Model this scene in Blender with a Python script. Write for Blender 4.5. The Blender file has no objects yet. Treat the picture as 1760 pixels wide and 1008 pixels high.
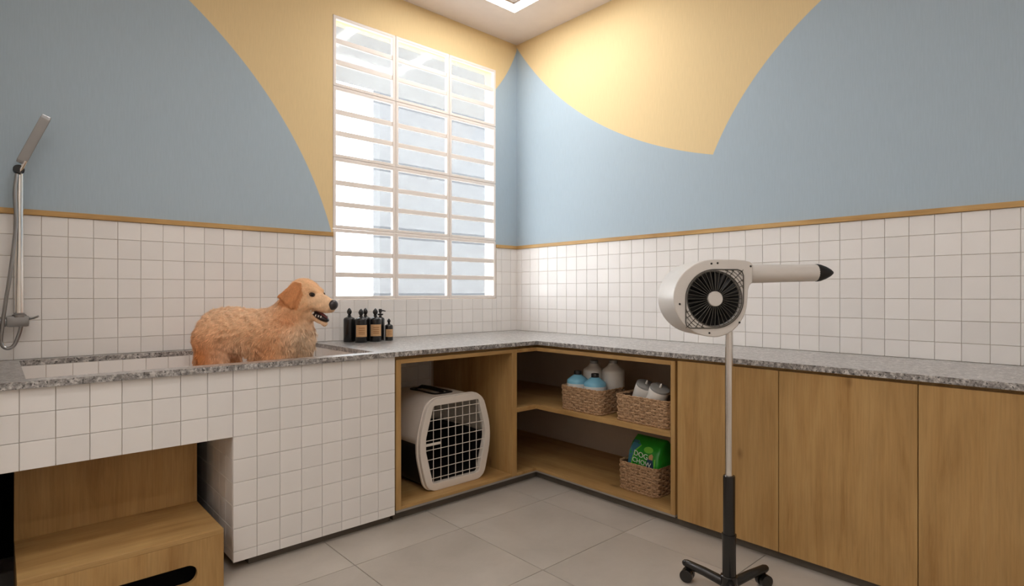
import bpy, bmesh, math, random
import numpy as np
from mathutils import Vector, Matrix
R = math.radians
random.seed(7)
SC = bpy.context.scene
COL = SC.collection

# ------------------------------------------------------------------ camera
cam = bpy.data.objects.new('camera', bpy.data.cameras.new('camera'))
COL.objects.link(cam)
cam.data.sensor_width = 36.0
cam.data.lens = 20.0
cam.data.clip_start = 0.02
cam.location = (-3.2362, -3.5043, 1.2105)
cam.rotation_euler = (R(90), 0, R(47.75 - 90))
SC.camera = cam

# ------------------------------------------------------------------ world, exposure
SKY_STRENGTH = 8.5
RING_STRENGTH = 25.0
world = bpy.data.worlds.new('overcast_sky')
SC.world = world
world.use_nodes = True
bg = world.node_tree.nodes['Background']
bg.inputs[0].default_value = (0.93, 0.97, 1.0, 1)
bg.inputs[1].default_value = SKY_STRENGTH
vs = SC.view_settings
vs.view_transform = 'Standard'
vs.look = 'None'
vs.gamma = 1.0
vs.use_curve_mapping = False
vs.exposure = 0.0
SC.cycles.use_denoising = True
SC.cycles.max_bounces = 10
SC.cycles.diffuse_bounces = 6
SC.cycles.glossy_bounces = 4
SC.cycles.transparent_max_bounces = 12
SC.cycles.sample_clamp_indirect = 6.0
SC.cycles.caustics_reflective = False
SC.cycles.caustics_refractive = False

# ------------------------------------------------------------------ materials
def srgb(r, g, b):
    f = lambda c: (c / 255 / 12.92) if c / 255 <= 0.04045 else ((c / 255 + 0.055) / 1.055) ** 2.4
    return (f(r), f(g), f(b), 1.0)

class NT:
    def __init__(self, name):
        self.m = bpy.data.materials.new(name)
        self.m.use_nodes = True
        self.t = self.m.node_tree
        self.b = self.t.nodes['Principled BSDF']
        self.out = self.t.nodes['Material Output']
    def n(self, typ, **kw):
        nd = self.t.nodes.new(typ)
        for k, v in kw.items():
            setattr(nd, k, v)
        return nd
    def l(self, a, b):
        self.t.links.new(a, b)
    def coord(self, scale=(1, 1, 1), rnd=False):
        tc = self.n('ShaderNodeTexCoord')
        mp = self.n('ShaderNodeMapping')
        mp.inputs['Scale'].default_value = scale
        self.l(tc.outputs['Object'], mp.inputs['Vector'])
        if rnd:
            oi = self.n('ShaderNodeObjectInfo')
            mu = self.n('ShaderNodeMath', operation='MULTIPLY')
            mu.inputs[1].default_value = 37.0
            self.l(oi.outputs['Random'], mu.inputs[0])
            cb = self.n('ShaderNodeCombineXYZ')
            for i in range(3):
                self.l(mu.outputs[0], cb.inputs[i])
            self.l(cb.outputs[0], mp.inputs['Location'])
        return mp.outputs[0]
    def noise(self, vec, scale, detail=4, rough=0.55, dist=0.0):
        nd = self.n('ShaderNodeTexNoise')
        nd.inputs['Scale'].default_value = scale
        nd.inputs['Detail'].default_value = detail
        nd.inputs['Roughness'].default_value = rough
        nd.inputs['Distortion'].default_value = dist
        if vec is not None:
            self.l(vec, nd.inputs['Vector'])
        return nd.outputs['Fac']
    def ramp(self, fac, stops, interp='LINEAR'):
        r = self.n('ShaderNodeValToRGB')
        r.color_ramp.interpolation = interp
        e = r.color_ramp.elements
        while len(e) < len(stops):
            e.new(0.5)
        for el, (p, c) in zip(e, stops):
            el.position = p
            el.color = c if len(c) == 4 else (*c, 1)
        self.l(fac, r.inputs[0])
        return r.outputs[0]
    def mix(self, fac, a, b, blend='MIX'):
        mx = self.n('ShaderNodeMix', data_type='RGBA', blend_type=blend)
        if isinstance(fac, (int, float)):
            mx.inputs[0].default_value = fac
        else:
            self.l(fac, mx.inputs[0])
        for i, v in ((6, a), (7, b)):
            if isinstance(v, tuple):
                mx.inputs[i].default_value = v
            else:
                self.l(v, mx.inputs[i])
        return mx.outputs[2]
    def math(self, op, a, b=None):
        m = self.n('ShaderNodeMath', operation=op)
        for i, v in enumerate((a, b)):
            if v is None:
                continue
            if isinstance(v, (int, float)):
                m.inputs[i].default_value = v
            else:
                self.l(v, m.inputs[i])
        return m.outputs[0]
    def color(self, c):
        if isinstance(c, tuple):
            self.b.inputs['Base Color'].default_value = c
        else:
            self.l(c, self.b.inputs['Base Color'])
        return self
    def set(self, rough=0.5, metal=0.0, spec=0.5):
        self.b.inputs['Roughness'].default_value = rough
        self.b.inputs['Metallic'].default_value = metal
        self.b.inputs['Specular IOR Level'].default_value = spec
        return self
    def bump(self, h, strength=0.3, dist=0.002):
        bp = self.n('ShaderNodeBump')
        bp.inputs['Strength'].default_value = strength
        bp.inputs['Distance'].default_value = dist
        self.l(h, bp.inputs['Height'])
        self.l(bp.outputs[0], self.b.inputs['Normal'])
        return self

def plain(name, c, rough=0.5, metal=0.0, spec=0.5, var=0.06, vscale=9.0):
    t = NT(name)
    v = t.noise(t.coord(), vscale, 3)
    lo = tuple(x * (1 - var) for x in c[:3]) + (1,)
    hi = tuple(min(1, x * (1 + var)) for x in c[:3]) + (1,)
    t.color(t.ramp(v, [(0.3, lo), (0.7, hi)])).set(rough, metal, spec)
    return t.m

M = {}
BLUE = srgb(174, 191, 203)
YELL = srgb(230, 205, 157)

def paint_wall(name, side):
    """painted wall with big two-colour circle mural, tile bed below the moulding"""
    t = NT(name)
    tc = t.n('ShaderNodeTexCoord')
    sp = t.n('ShaderNodeSeparateXYZ')
    t.l(tc.outputs['Object'], sp.inputs[0])
    X, Y, Z = sp.outputs
    H = X if side == 'L' else Y
    def inside(cx, cz, r):
        a = t.math('SUBTRACT', H, cx); b = t.math('SUBTRACT', Z, cz)
        d = t.math('SQRT', t.math('ADD', t.math('MULTIPLY', a, a), t.math('MULTIPLY', b, b)))
        return t.math('LESS_THAN', d, r)
    if side == 'L':
        big = inside(-3.909, 0.95, 2.372)
        small = inside(-1.162, 3.692, 1.245)
        right = t.math('GREATER_THAN', H, -0.7)
        corner_blue = t.math('MULTIPLY', right, t.math('SUBTRACT', 1.0, small))
        blue = t.math('MAXIMUM', big, corner_blue)
    else:
        a = inside(-2.552, 5.088, 3.135)
        b = inside(-3.269, 1.367, 1.656)
        blue = t.math('SUBTRACT', 1.0, t.math('MULTIPLY', a, t.math('SUBTRACT', 1.0, b)))
    col = t.mix(blue, YELL, BLUE)
    low = t.math('LESS_THAN', Z, 1.585)
    col = t.mix(low, col, srgb(206, 192, 178))
    v = t.noise(t.coord((60, 60, 4)), 3.0, 4)
    col = t.mix(0.10, col, t.ramp(v, [(0.35, (0.55, 0.55, 0.55, 1)), (0.65, (1, 1, 1, 1))]), 'MULTIPLY')
    t.color(col).set(0.75, 0, 0.25)
    t.bump(v, 0.12, 0.002)
    return t.m

def wood(name, axis='z', base=(184, 146, 92), dark=(166, 126, 74), light=(196, 160, 106), rough=0.5, knot=None):
    t = NT(name)
    sc = {'z': (9, 9, 0.9), 'x': (0.9, 9, 9), 'y': (9, 0.9, 9)}[axis]
    v = t.coord(sc, True)
    n1 = t.noise(v, 1.6, 6, 0.6, 0.6)
    sc2 = {'z': (70, 70, 3), 'x': (3, 70, 70), 'y': (70, 3, 70)}[axis]
    n2 = t.noise(t.coord(sc2, True), 2.0, 3, 0.6)
    c = t.ramp(n1, [(0.28, srgb(*dark)), (0.46, srgb(*base)), (0.72, srgb(*light))])
    c = t.mix(0.22, c, t.ramp(n2, [(0.3, (0.35, 0.32, 0.3, 1)), (0.6, (1, 1, 1, 1))]), 'MULTIPLY')
    vo = t.n('ShaderNodeTexVoronoi')
    sck = knot or {'z': (3.2, 3.2, 1.5), 'x': (1.5, 3.2, 3.2), 'y': (3.2, 1.5, 3.2)}[axis]
    cl = t.noise(t.coord((2.2, 2.2, 1.3), True), 1.4, 3, 0.5, 0.8)
    c = t.mix(0.30, c, t.ramp(cl, [(0.34, (0.52, 0.47, 0.42, 1)), (0.6, (1, 1, 1, 1))]), 'MULTIPLY')
    t.l(t.coord(sck, True), vo.inputs['Vector'])
    vo.inputs['Scale'].default_value = 1.35
    k = t.ramp(vo.outputs['Distance'], [(0.0, (1, 1, 1, 1)), (0.03, (0.7, 0.7, 0.7, 1)), (0.085, (0, 0, 0, 1))])
    c = t.mix(t.math('MULTIPLY', k, 0.6), c, srgb(92, 60, 30))
    t.color(c).set(rough, 0, 0.35)
    t.bump(n2, 0.08, 0.001)
    return t.m

def granite(name):
    t = NT(name)
    v = t.coord()
    a = t.noise(v, 95, 2, 0.6)
    b = t.noise(v, 55, 4, 0.7)
    c = t.ramp(b, [(0.36, srgb(98, 95, 93)), (0.5, srgb(150, 147, 145)), (0.62, srgb(206, 203, 200))])
    c = t.mix(t.ramp(a, [(0.37, (1, 1, 1, 1)), (0.43, (0, 0, 0, 1))]), c, srgb(44, 42, 42))
    vo = t.n('ShaderNodeTexVoronoi'); t.l(v, vo.inputs['Vector']); vo.inputs['Scale'].default_value = 110
    c = t.mix(t.ramp(vo.outputs['Distance'], [(0.12, (0.7, 0.7, 0.7, 1)), (0.3, (0, 0, 0, 1))]), c, srgb(120, 104, 92))
    t.color(c).set(0.35, 0, 0.6)
    t.b.inputs['Coat Weight'].default_value = 1.0
    t.b.inputs['Coat Roughness'].default_value = 0.3
    t.b.inputs['Coat IOR'].default_value = 1.7
    return t.m

def tile_mat(name, c, rough=0.28, var=0.035):
    t = NT(name)
    oi = t.n('ShaderNodeObjectInfo')
    lo = tuple(x * (1 - var) for x in c[:3]) + (1,)
    hi = tuple(min(1, x * (1 + var)) for x in c[:3]) + (1,)
    cc = t.ramp(oi.outputs['Random'], [(0, lo), (1, hi)])
    n = t.noise(t.coord((1, 1, 1), True), 6, 3)
    cc = t.mix(0.08, cc, t.ramp(n, [(0.3, (0.75, 0.72, 0.7, 1)), (0.7, (1, 1, 1, 1))]), 'MULTIPLY')
    t.color(cc).set(rough, 0, 0.4)
    return t.m

def floor_mat(name):
    t = NT(name)
    v = t.coord((1, 1, 1), True)
    n = t.noise(v, 2.2, 6, 0.6, 0.4)
    n2 = t.noise(v, 60, 3)
    c = t.ramp(n, [(0.3, srgb(168, 160, 150)), (0.7, srgb(186, 178, 168))])
    c = t.mix(0.08, c, t.ramp(n2, [(0.3, (0.7, 0.7, 0.7, 1)), (0.7, (1, 1, 1, 1))]), 'MULTIPLY')
    t.color(c).set(0.33, 0, 0.4)
    return t.m

def emit(name, c, s):
    t = NT(name)
    t.b.inputs['Base Color'].default_value = c
    t.b.inputs['Emission Color'].default_value = c
    t.b.inputs['Emission Strength'].default_value = s
    return t.m

def pane_mat(name):
    t = NT(name)
    tr = t.n('ShaderNodeBsdfTransparent'); tr.inputs[0].default_value = (1, 1, 1, 1)
    tl = t.n('ShaderNodeBsdfTranslucent'); tl.inputs[0].default_value = (0.95, 0.96, 0.97, 1)
    gl = t.n('ShaderNodeBsdfGlossy'); gl.inputs['Roughness'].default_value = 0.1
    n = t.noise(t.coord(), 14, 3)
    m1 = t.n('ShaderNodeMixShader')
    t.l(t.ramp(n, [(0.2, (0.04, 0.04, 0.04, 1)), (0.8, (0.06, 0.06, 0.06, 1))]), m1.inputs[0])
    t.l(tr.outputs[0], m1.inputs[1]); t.l(tl.outputs[0], m1.inputs[2])
    m2 = t.n('ShaderNodeMixShader'); m2.inputs[0].default_value = 0.02
    t.l(m1.outputs[0], m2.inputs[1]); t.l(gl.outputs[0], m2.inputs[2])
    t.l(m2.outputs[0], t.out.inputs['Surface'])
    return t.m

def wicker(name):
    t = NT(name)
    n = t.noise(t.coord((1, 1, 3)), 90, 3)
    c = t.ramp(n, [(0.3, srgb(128, 98, 72)), (0.55, srgb(184, 150, 116)), (0.75, srgb(212, 182, 148))])
    t.color(c).set(0.75, 0, 0.2)
    t.bump(n, 0.5, 0.002)
    return t.m

def attr_mat(name, rough=0.7, noise_s=120, spec=0.15):
    t = NT(name)
    at = t.n('ShaderNodeAttribute'); at.attribute_name = 'Col'
    n = t.noise(t.coord((1, 1, 0.5)), noise_s, 4)
    c = t.mix(0.3, at.outputs['Color'], t.ramp(n, [(0.3, (0.62, 0.56, 0.5, 1)), (0.55, (1, 1, 1, 1))]), 'MULTIPLY')
    t.color(c).set(rough, 0, spec)
    t.bump(n, 0.4, 0.004)
    return t.m

M['wallL'] = paint_wall('mural_paint_window_wall', 'L')
M['wallR'] = paint_wall('mural_paint_right_wall', 'R')
M['white_paint'] = plain('white_paint', srgb(226, 218, 210), 0.8, 0, 0.2, 0.03)
M['ceiling'] = plain('ceiling_paint', srgb(226, 214, 206), 0.85, 0, 0.2, 0.02)
M['plaster_out'] = plain('outside_plaster', srgb(80, 81, 83), 0.85, 0, 0.2, 0.03)
M['soffit'] = plain('outside_soffit', srgb(108, 108, 108), 0.9)
M['paving_out'] = plain('outside_paving', srgb(190, 188, 184), 0.9)
M['grout'] = plain('grout', srgb(206, 192, 178), 0.85, 0, 0.2, 0.05)
M['tile'] = tile_mat('white_glazed_tile', srgb(236, 233, 230))
M['floor_tile'] = floor_mat('porcelain_floor')
M['floor_grout'] = plain('floor_grout', srgb(136, 126, 114), 0.8)
M['wood_z'] = wood('oak_veneer_upright', 'z')
M['wood_door'] = wood('oak_veneer_doors', 'z', knot=(0, 3.4, 1.9))
M['wood_step'] = wood('oak_veneer_step', 'z', knot=(3.4, 0, 1.9))
M['wood_x'] = wood('oak_veneer_lengthwise', 'x')
M['wood_y'] = wood('oak_veneer_crosswise', 'y')
M['trim_x'] = wood('oak_moulding_a', 'x', (196, 156, 98), (176, 134, 80), (212, 176, 120))
M['trim_y'] = wood('oak_moulding_b', 'y', (196, 156, 98), (176, 134, 80), (212, 176, 120))
M['granite'] = granite('speckled_granite')
M['dark'] = plain('dark_recess_board', srgb(104, 98, 90), 0.8, 0, 0.2)
M['shade_black'] = plain('painted_shade_black', srgb(10, 9, 9), 0.9, 0, 0.1)  # black that stands in for deep shade in the niche and slot
M['stone_plinth'] = plain('grey_stone_edge', srgb(150, 144, 136), 0.6)
M['win_frame'] = plain('white_window_enamel', srgb(238, 230, 224), 0.45, 0, 0.4, 0.02)
M['pane'] = pane_mat('frosted_louvre_glass')
M['led'] = emit('led_diffuser', (1.0, 0.98, 0.965, 1), RING_STRENGTH)
M['chrome'] = plain('chrome', srgb(236, 234, 230), 0.18, 1.0, 0.5, 0.02)
M['brushed'] = plain('satin_chrome', srgb(150, 150, 150), 0.28, 1.0, 0.5, 0.04)
M['rubber'] = plain('black_rubber', srgb(20, 19, 18), 0.5)
M['black_metal'] = plain('black_enamel_tube', srgb(26, 24, 22), 0.22, 0.0, 0.6)
M['black_plastic'] = plain('black_plastic', srgb(22, 21, 21), 0.45)
M['grey_plastic'] = plain('dryer_grey_shell', srgb(214, 209, 203), 0.32, 0.0, 0.5, 0.03)
M['wire'] = plain('dark_grille_wire', srgb(96, 94, 88), 0.35, 0.6)
M['carrier_white'] = plain('carrier_white_plastic', srgb(226, 218, 208), 0.4, 0, 0.5, 0.03)
M['wicker'] = wicker('woven_wicker')
M['wicker_in'] = plain('wicker_lining', srgb(92, 68, 48), 0.9)
M['bottle_black'] = plain('black_glass_bottle', srgb(24, 23, 24), 0.22, 0, 0.5)
M['label'] = plain('kraft_label', srgb(206, 166, 124), 0.7, 0, 0.2, 0.08, 40)
M['label_ink'] = plain('label_print', srgb(150, 104, 62), 0.7, 0, 0.2)
M['bottle_blue'] = plain('pale_blue_bottle', srgb(120, 180, 206), 0.25)
M['bottle_white'] = plain('white_bottle', srgb(226, 222, 216), 0.3)
M['paper_label'] = plain('white_paper_label', srgb(222, 224, 222), 0.5)
M['lid_grey'] = plain('grey_clear_lid', srgb(150, 150, 148), 0.25)
M['bag_green'] = plain('green_foil_bag', srgb(40, 156, 44), 0.3, 0, 0.6, 0.2, 7)
M['bag_blue'] = plain('blue_foil_bag', srgb(58, 118, 140), 0.35, 0, 0.5, 0.15)
M['bag_lime'] = plain('lime_print', srgb(120, 200, 70), 0.4)
M['ink_white'] = plain('white_print', srgb(232, 240, 226), 0.5)
M['ink_navy'] = plain('navy_print', srgb(38, 66, 90), 0.5)
M['ink_tan'] = plain('tan_print', srgb(190, 150, 100), 0.5)
M['fur'] = attr_mat('golden_coat')
M['nose'] = plain('dark_nose', srgb(48, 42, 42), 0.35)
M['mouth'] = plain('mouth_lining', srgb(24, 12, 12), 0.4)
M['tongue'] = plain('tongue', srgb(120, 62, 62), 0.4)
M['tooth'] = plain('tooth', srgb(236, 228, 214), 0.3)
M['eye'] = plain('brown_eye', srgb(40, 26, 18), 0.1)
M['eyelid'] = plain('eye_rim', srgb(70, 46, 34), 0.6)

# ------------------------------------------------------------------ builders
def tag(o, label=None, cat=None, group=None, kind=None):
    if label: o['label'] = label
    if cat: o['category'] = cat
    if group: o['group'] = group
    if kind: o['kind'] = kind
    return o

def empty(name, loc=(0, 0, 0), rz=0.0, label=None, cat=None, group=None, kind=None):
    o = bpy.data.objects.new(name, None)
    COL.objects.link(o)
    o.empty_display_size = 0.05
    o.location = loc
    o.rotation_euler = (0, 0, rz)
    return tag(o, label, cat, group, kind)

class B:
    def __init__(self):
        self.bm = bmesh.new()
    def box(self, x0, x1, y0, y1, z0, z1, mi=0):
        v = [self.bm.verts.new(p) for p in ((x0,y0,z0),(x1,y0,z0),(x1,y1,z0),(x0,y1,z0),(x0,y0,z1),(x1,y0,z1),(x1,y1,z1),(x0,y1,z1))]
        for f in ((3,2,1,0),(4,5,6,7),(0,1,5,4),(1,2,6,5),(2,3,7,6),(3,0,4,7)):
            fc = self.bm.faces.new([v[i] for i in f]); fc.material_index = mi
        return self
    def ring_loft(self, rings, cap0=True, cap1=True, closed=True):
        vs_ = [[self.bm.verts.new(p) for p in r] for r in rings]
        n = len(vs_[0])
        for a, b in zip(vs_[:-1], vs_[1:]):
            for i in range(n if closed else n - 1):
                j = (i + 1) % n
                self.bm.faces.new((a[i], a[j], b[j], b[i]))
        if cap0: self.bm.faces.new(list(reversed(vs_[0])))
        if cap1: self.bm.faces.new(vs_[-1])
        return self
    def tube(self, pts, rad, seg=10, cap=True):
        pts = [Vector(p) for p in pts]
        rads = rad if isinstance(rad, (list, tuple)) else [rad] * len(pts)
        rings = []
        up = Vector((0, 0, 1))
        d0 = (pts[1] - pts[0]).normalized()
        if abs(d0.dot(up)) > 0.95: up = Vector((1, 0, 0))
        nrm = (up - d0 * up.dot(d0)).normalized()
        for i, p in enumerate(pts):
            d = (pts[min(i + 1, len(pts) - 1)] - pts[max(i - 1, 0)])
            if d.length < 1e-9: d = d0
            d = d.normalized()
            nrm = (nrm - d * nrm.dot(d)).normalized()
            bn = d.cross(nrm)
            rings.append([p + (nrm * math.cos(t) + bn * math.sin(t)) * rads[i] for t in [2 * math.pi * k / seg for k in range(seg)]])
        return self.ring_loft(rings, cap, cap)
    def lathe(self, prof, c=(0, 0, 0), seg=24, axis='z'):
        rings = []
        for r, z in prof:
            r = max(r, 1e-4)
            ring = []
            for k in range(seg):
                t = 2 * math.pi * k / seg
                if axis == 'z': p = (c[0] + r * math.cos(t), c[1] + r * math.sin(t), c[2] + z)
                elif axis == 'y': p = (c[0] + r * math.cos(t), c[1] + z, c[2] - r * math.sin(t))
                else: p = (c[0] + z, c[1] + r * math.cos(t), c[2] + r * math.sin(t))
                ring.append(p)
            rings.append(ring)
        return self.ring_loft(rings)
    def prism(self, outer, holes, plane, d0, d1):
        """polygon with holes; plane 'xz' extruded along y, 'xy' along z, 'yz' along x"""
        def P(a, b, d):
            return {'xz': (a, d, b), 'xy': (a, b, d), 'yz': (d, a, b)}[plane]
        bm2 = bmesh.new()
        loops = [outer] + list(holes)
        edges = []
        for lp in loops:
            vv = [bm2.verts.new((a, b, 0)) for a, b in lp]
            for i in range(len(vv)):
                edges.append(bm2.edges.new((vv[i], vv[(i + 1) % len(vv)])))
        bmesh.ops.triangle_fill(bm2, use_beauty=True, use_dissolve=False, edges=edges)
        bm2.verts.index_update()
        co = [(v.co.x, v.co.y) for v in bm2.verts]
        tris = [[v.index for v in f.verts] for f in bm2.faces]
        bm2.free()
        va = [self.bm.verts.new(P(a, b, d0)) for a, b in co]
        vb = [self.bm.verts.new(P(a, b, d1)) for a, b in co]
        for t in tris:
            self.bm.faces.new([va[i] for i in t])
            self.bm.faces.new([vb[i] for i in reversed(t)])
        k = 0
        for lp in loops:
            n = len(lp)
            for i in range(n):
                a, b = k + i, k + (i + 1) % n
                self.bm.faces.new((va[a], va[b], vb[b], vb[a]))
            k += n
        return self
    def ell(self, c, r, seg=16, rings=10, rot=None):
        pts = []
        for i in range(rings + 1):
            th = math.pi * i / rings
            th = min(max(th, 0.02), math.pi - 0.02)
            ring = []
            for k in range(seg):
                ph = 2 * math.pi * k / seg
                p = Vector((r[0] * math.sin(th) * math.cos(ph), r[1] * math.sin(th) * math.sin(ph), r[2] * math.cos(th)))
                if rot: p = rot @ p
                ring.append(p + Vector(c))
            pts.append(ring)
        return self.ring_loft(pts)
    def build(self, name, mats, parent=None, smooth=False, bevel=0.0, loc=None, rot=None, angle=35, segs=2):
        bmesh.ops.recalc_face_normals(self.bm, faces=self.bm.faces[:])
        me = bpy.data.meshes.new(name)
        if bevel > 0:
            es = [e for e in self.bm.edges if len(e.link_faces) == 2 and e.calc_face_angle(0) > R(angle)]
            bmesh.ops.bevel(self.bm, geom=es, offset=bevel, segments=segs, profile=0.7, affect='EDGES', clamp_overlap=True)
        self.bm.to_mesh(me)
        self.bm.free()
        for m in (mats if isinstance(mats, (list, tuple)) else [mats]):
            me.materials.append(m)
        if smooth:
            me.polygons.foreach_set('use_smooth', [True] * len(me.polygons))
            me.set_sharp_from_angle(angle=R(angle))
        o = bpy.data.objects.new(name, me)
        COL.objects.link(o)
        if parent: o.parent = parent
        if loc: o.location = loc
        if rot: o.rotation_euler = rot
        return o

def text_mesh(name, body, size, mat, parent, matrix, depth=0.0006):
    cu = bpy.data.curves.new(name, 'FONT')
    cu.body = body; cu.size = size; cu.extrude = depth
    tmp = bpy.data.objects.new(name + '_tmp', cu)
    COL.objects.link(tmp)
    dg = bpy.context.evaluated_depsgraph_get()
    me = bpy.data.meshes.new_from_object(tmp.evaluated_get(dg))
    bpy.data.objects.remove(tmp)
    me.materials.clear(); me.materials.append(mat)
    me.transform(matrix)
    o = bpy.data.objects.new(name, me)
    COL.objects.link(o)
    o.parent = parent
    return o

# tiles -------------------------------------------------------------
_tile_cache = {}
def tile_mesh(w, h, t=0.007, mat='tile', ch=0.0012):
    key = (round(w, 3), round(h, 3), round(t, 4), mat)
    if key in _tile_cache: return _tile_cache[key]
    me = bpy.data.meshes.new('tile')
    w, h = w / 2, h / 2
    def rect(a, b, y): return [(-a, y, -b), (a, y, -b), (a, y, b), (-a, y, b)]
    v = rect(w, h, 0) + rect(w, h, -(t - ch)) + rect(w - ch, h - ch, -t)
    f = [(8, 9, 10, 11)]
    for k in (0, 4):
        for i in range(4):
            j = (i + 1) % 4
            f.append((k + i, k + j, k + 4 + j, k + 4 + i))
    me.from_pydata(v, [], f)
    me.materials.append(M[mat])
    _tile_cache[key] = me
    return me

def lay_tiles(parent, us, zs, place, rz, skip=None, gap=0.0017, mat='tile', t=0.007):
    """us, zs: sorted joint positions; place(u,z)->world position on the wall plane"""
    us = sorted(us); zs = sorted(zs)
    for u0, u1 in zip(us[:-1], us[1:]):
        if u1 - u0 < 0.012: continue
        for z0, z1 in zip(zs[:-1], zs[1:]):
            if z1 - z0 < 0.012: continue
            if skip and skip((u0 + u1) / 2, (z0 + z1) / 2): continue
            o = bpy.data.objects.new('tile', tile_mesh(u1 - u0 - gap, z1 - z0 - gap, t, mat))
            COL.objects.link(o)
            o.location = place((u0 + u1) / 2, (z0 + z1) / 2)
            o.rotation_euler = (0, 0, rz)
            o.parent = parent

def joints(lo, hi, phase, pitch=0.1):
    k0 = math.ceil((lo - phase) / pitch - 1e-6)
    r = [lo]
    k = k0
    while phase + k * pitch < hi - 1e-6:
        p = phase + k * pitch
        if p > lo + 1e-6: r.append(p)
        k += 1
    r.append(hi)
    return r

# ------------------------------------------------------------------ the room
ZC = 3.2875          # ceiling
XL, YN = -5.0, -4.6  # far limits of the room
W0, W1, WZ0, WZ1 = -1.62, -0.232, 1.169, 3.018  # window opening
XP = -3.36           # end wall beside the bath

b = B()
b.box(XL, W0, 0, 0.14, -0.02, ZC).box(W1, 0.14, 0, 0.14, -0.02, ZC).box(W0, W1, 0, 0.14, -0.02, WZ0).box(W0, W1, 0, 0.14, WZ1, ZC)
wall_left = tag(b.build('wall_left', M['wallL']), kind='structure')
wall_right = tag(B().box(0, 0.14, YN, 0, -0.02, ZC).build('wall_right', M['wallR']), kind='structure')
tag(B().box(XL, 0.14, YN - 0.12, YN, -0.02, ZC).build('wall_near', M['white_paint']), kind='structure')
tag(B().box(XL - 0.12, XL, YN, 0.14, -0.02, ZC).build('wall_far', M['white_paint']), kind='structure')
tag(B().box(XP - 0.1, XP, -1.05, 0, 0, ZC).build('wall_end', M['white_paint']), kind='structure')
tag(B().box(XL - 0.12, 0.14, YN - 0.12, 0.14, ZC, ZC + 0.12).build('ceiling', M['ceiling']), kind='structure')

floor = tag(B().box(XL - 0.1, 0.14, YN - 0.1, 0.14, -0.12, -0.008).build('floor', M['floor_grout']), kind='structure')
fx = [-1.466 + 0.587 * k for k in range(-6, 4)]
fy = [-1.755 + 0.591 * k for k in range(-5, 4)]
ftile = {}
for x0, x1 in zip(fx[:-1], fx[1:]):
    for y0, y1 in zip(fy[:-1], fy[1:]):
        a0, a1, c0, c1 = max(x0, XL), min(x1, 0), max(y0, YN), min(y1, 0)
        if a1 - a0 < 0.03 or c1 - c0 < 0.03: continue
        w, h = round(a1 - a0 - 0.003, 3), round(c1 - c0 - 0.003, 3)
        if (w, h) not in ftile:
            bb = B().box(-w/2, w/2, -h/2, h/2, -0.009, 0)
            me_o = bb.build('floor_tile', M['floor_tile'], bevel=0.0008, segs=1)
            ftile[(w, h)] = me_o.data
            o = me_o
        else:
            o = bpy.data.objects.new('floor_tile', ftile[(w, h)]); COL.objects.link(o)
        o.location = ((a0 + a1) / 2, (c0 + c1) / 2, 0)
        o.parent = floor

# wall tiles
TP = -0.0073  # bed depth used by the counter etc.
rows = joints(0.90, 1.5765, 0.083)
def in_window(u, z): return W0 - 0.004 < u < W1 + 0.004 and z > WZ0
us = sorted(set([round(u, 4) for u in joints(XP, 0.0, -0.074)] + [W0 - 0.003, W1 + 0.003]))
zs = sorted(rows + [WZ0 - 0.003])
# rows beside and under the window are cut to its outline
def wall_left_tiles():
    for (lo, hi) in ((XP, W0 - 0.003), (W1 + 0.003, -0.0005)):
        lay_tiles(wall_left, joints(lo, hi, -0.074), rows, lambda u, z: (u, 0, z), 0)
    lay_tiles(wall_left, joints(W0 - 0.003, W1 + 0.003, -0.074), joints(0.90, WZ0 - 0.003, 0.083), lambda u, z: (u, 0, z), 0)
    lay_tiles(wall_left, joints(-1.635, -0.86, -0.074), joints(0.078, 0.83, 0.083), lambda u, z: (u, 0, z), 0)
wall_left_tiles()
lay_tiles(wall_right, joints(-4.168, -0.008, -0.068), rows, lambda u, z: (0, u, z), R(-90))

# wooden mouldings on top of the tiling
tag(B().box(XP, W0 - 0.002, -0.016, -0.0005, 1.577, 1.603).box(W1 + 0.002, -0.017, -0.016, -0.0005, 1.577, 1.603).build('trim_1', M['trim_x'], bevel=0.002), kind='structure')
tag(B().box(-0.016, -0.0005, YN, -0.0005, 1.577, 1.603).build('trim_2', M['trim_y'], bevel=0.002), kind='structure')

# window of twelve louvre blocks
window = empty('window_1', ((W0 + W1) / 2, 0, WZ0), kind='structure')
PW = (W1 - W0) / 3; PH = (WZ1 - WZ0) / 4
blk = None
def louvre_block_mesh():
    w, h = PW / 2 - 0.0015, PH / 2 - 0.0015
    bd = 0.021
    bb = B()
    bb.prism([(-w, -h), (w, -h), (w, h), (-w, h)], [[(-w + bd, -h + bd), (-w + bd, h - bd), (w - bd, h - bd), (w - bd, -h + bd)]], 'xz', -0.004, 0.026)
    return bb
louvre_o = louvre_block_mesh().build('louvre_frame', M['win_frame'], bevel=0.003, segs=1)
slat_m = B().box(-PW/2 + 0.0215, PW/2 - 0.0215, 0.003, 0.023, -0.016, 0.016).build('louvre_slat', M['win_frame'], bevel=0.003, segs=1)
pane_m = B().box(-PW/2 + 0.022, PW/2 - 0.022, 0.011, 0.015, -0.0525, 0.0525).build('pane', M['pane'])
first = True
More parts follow.
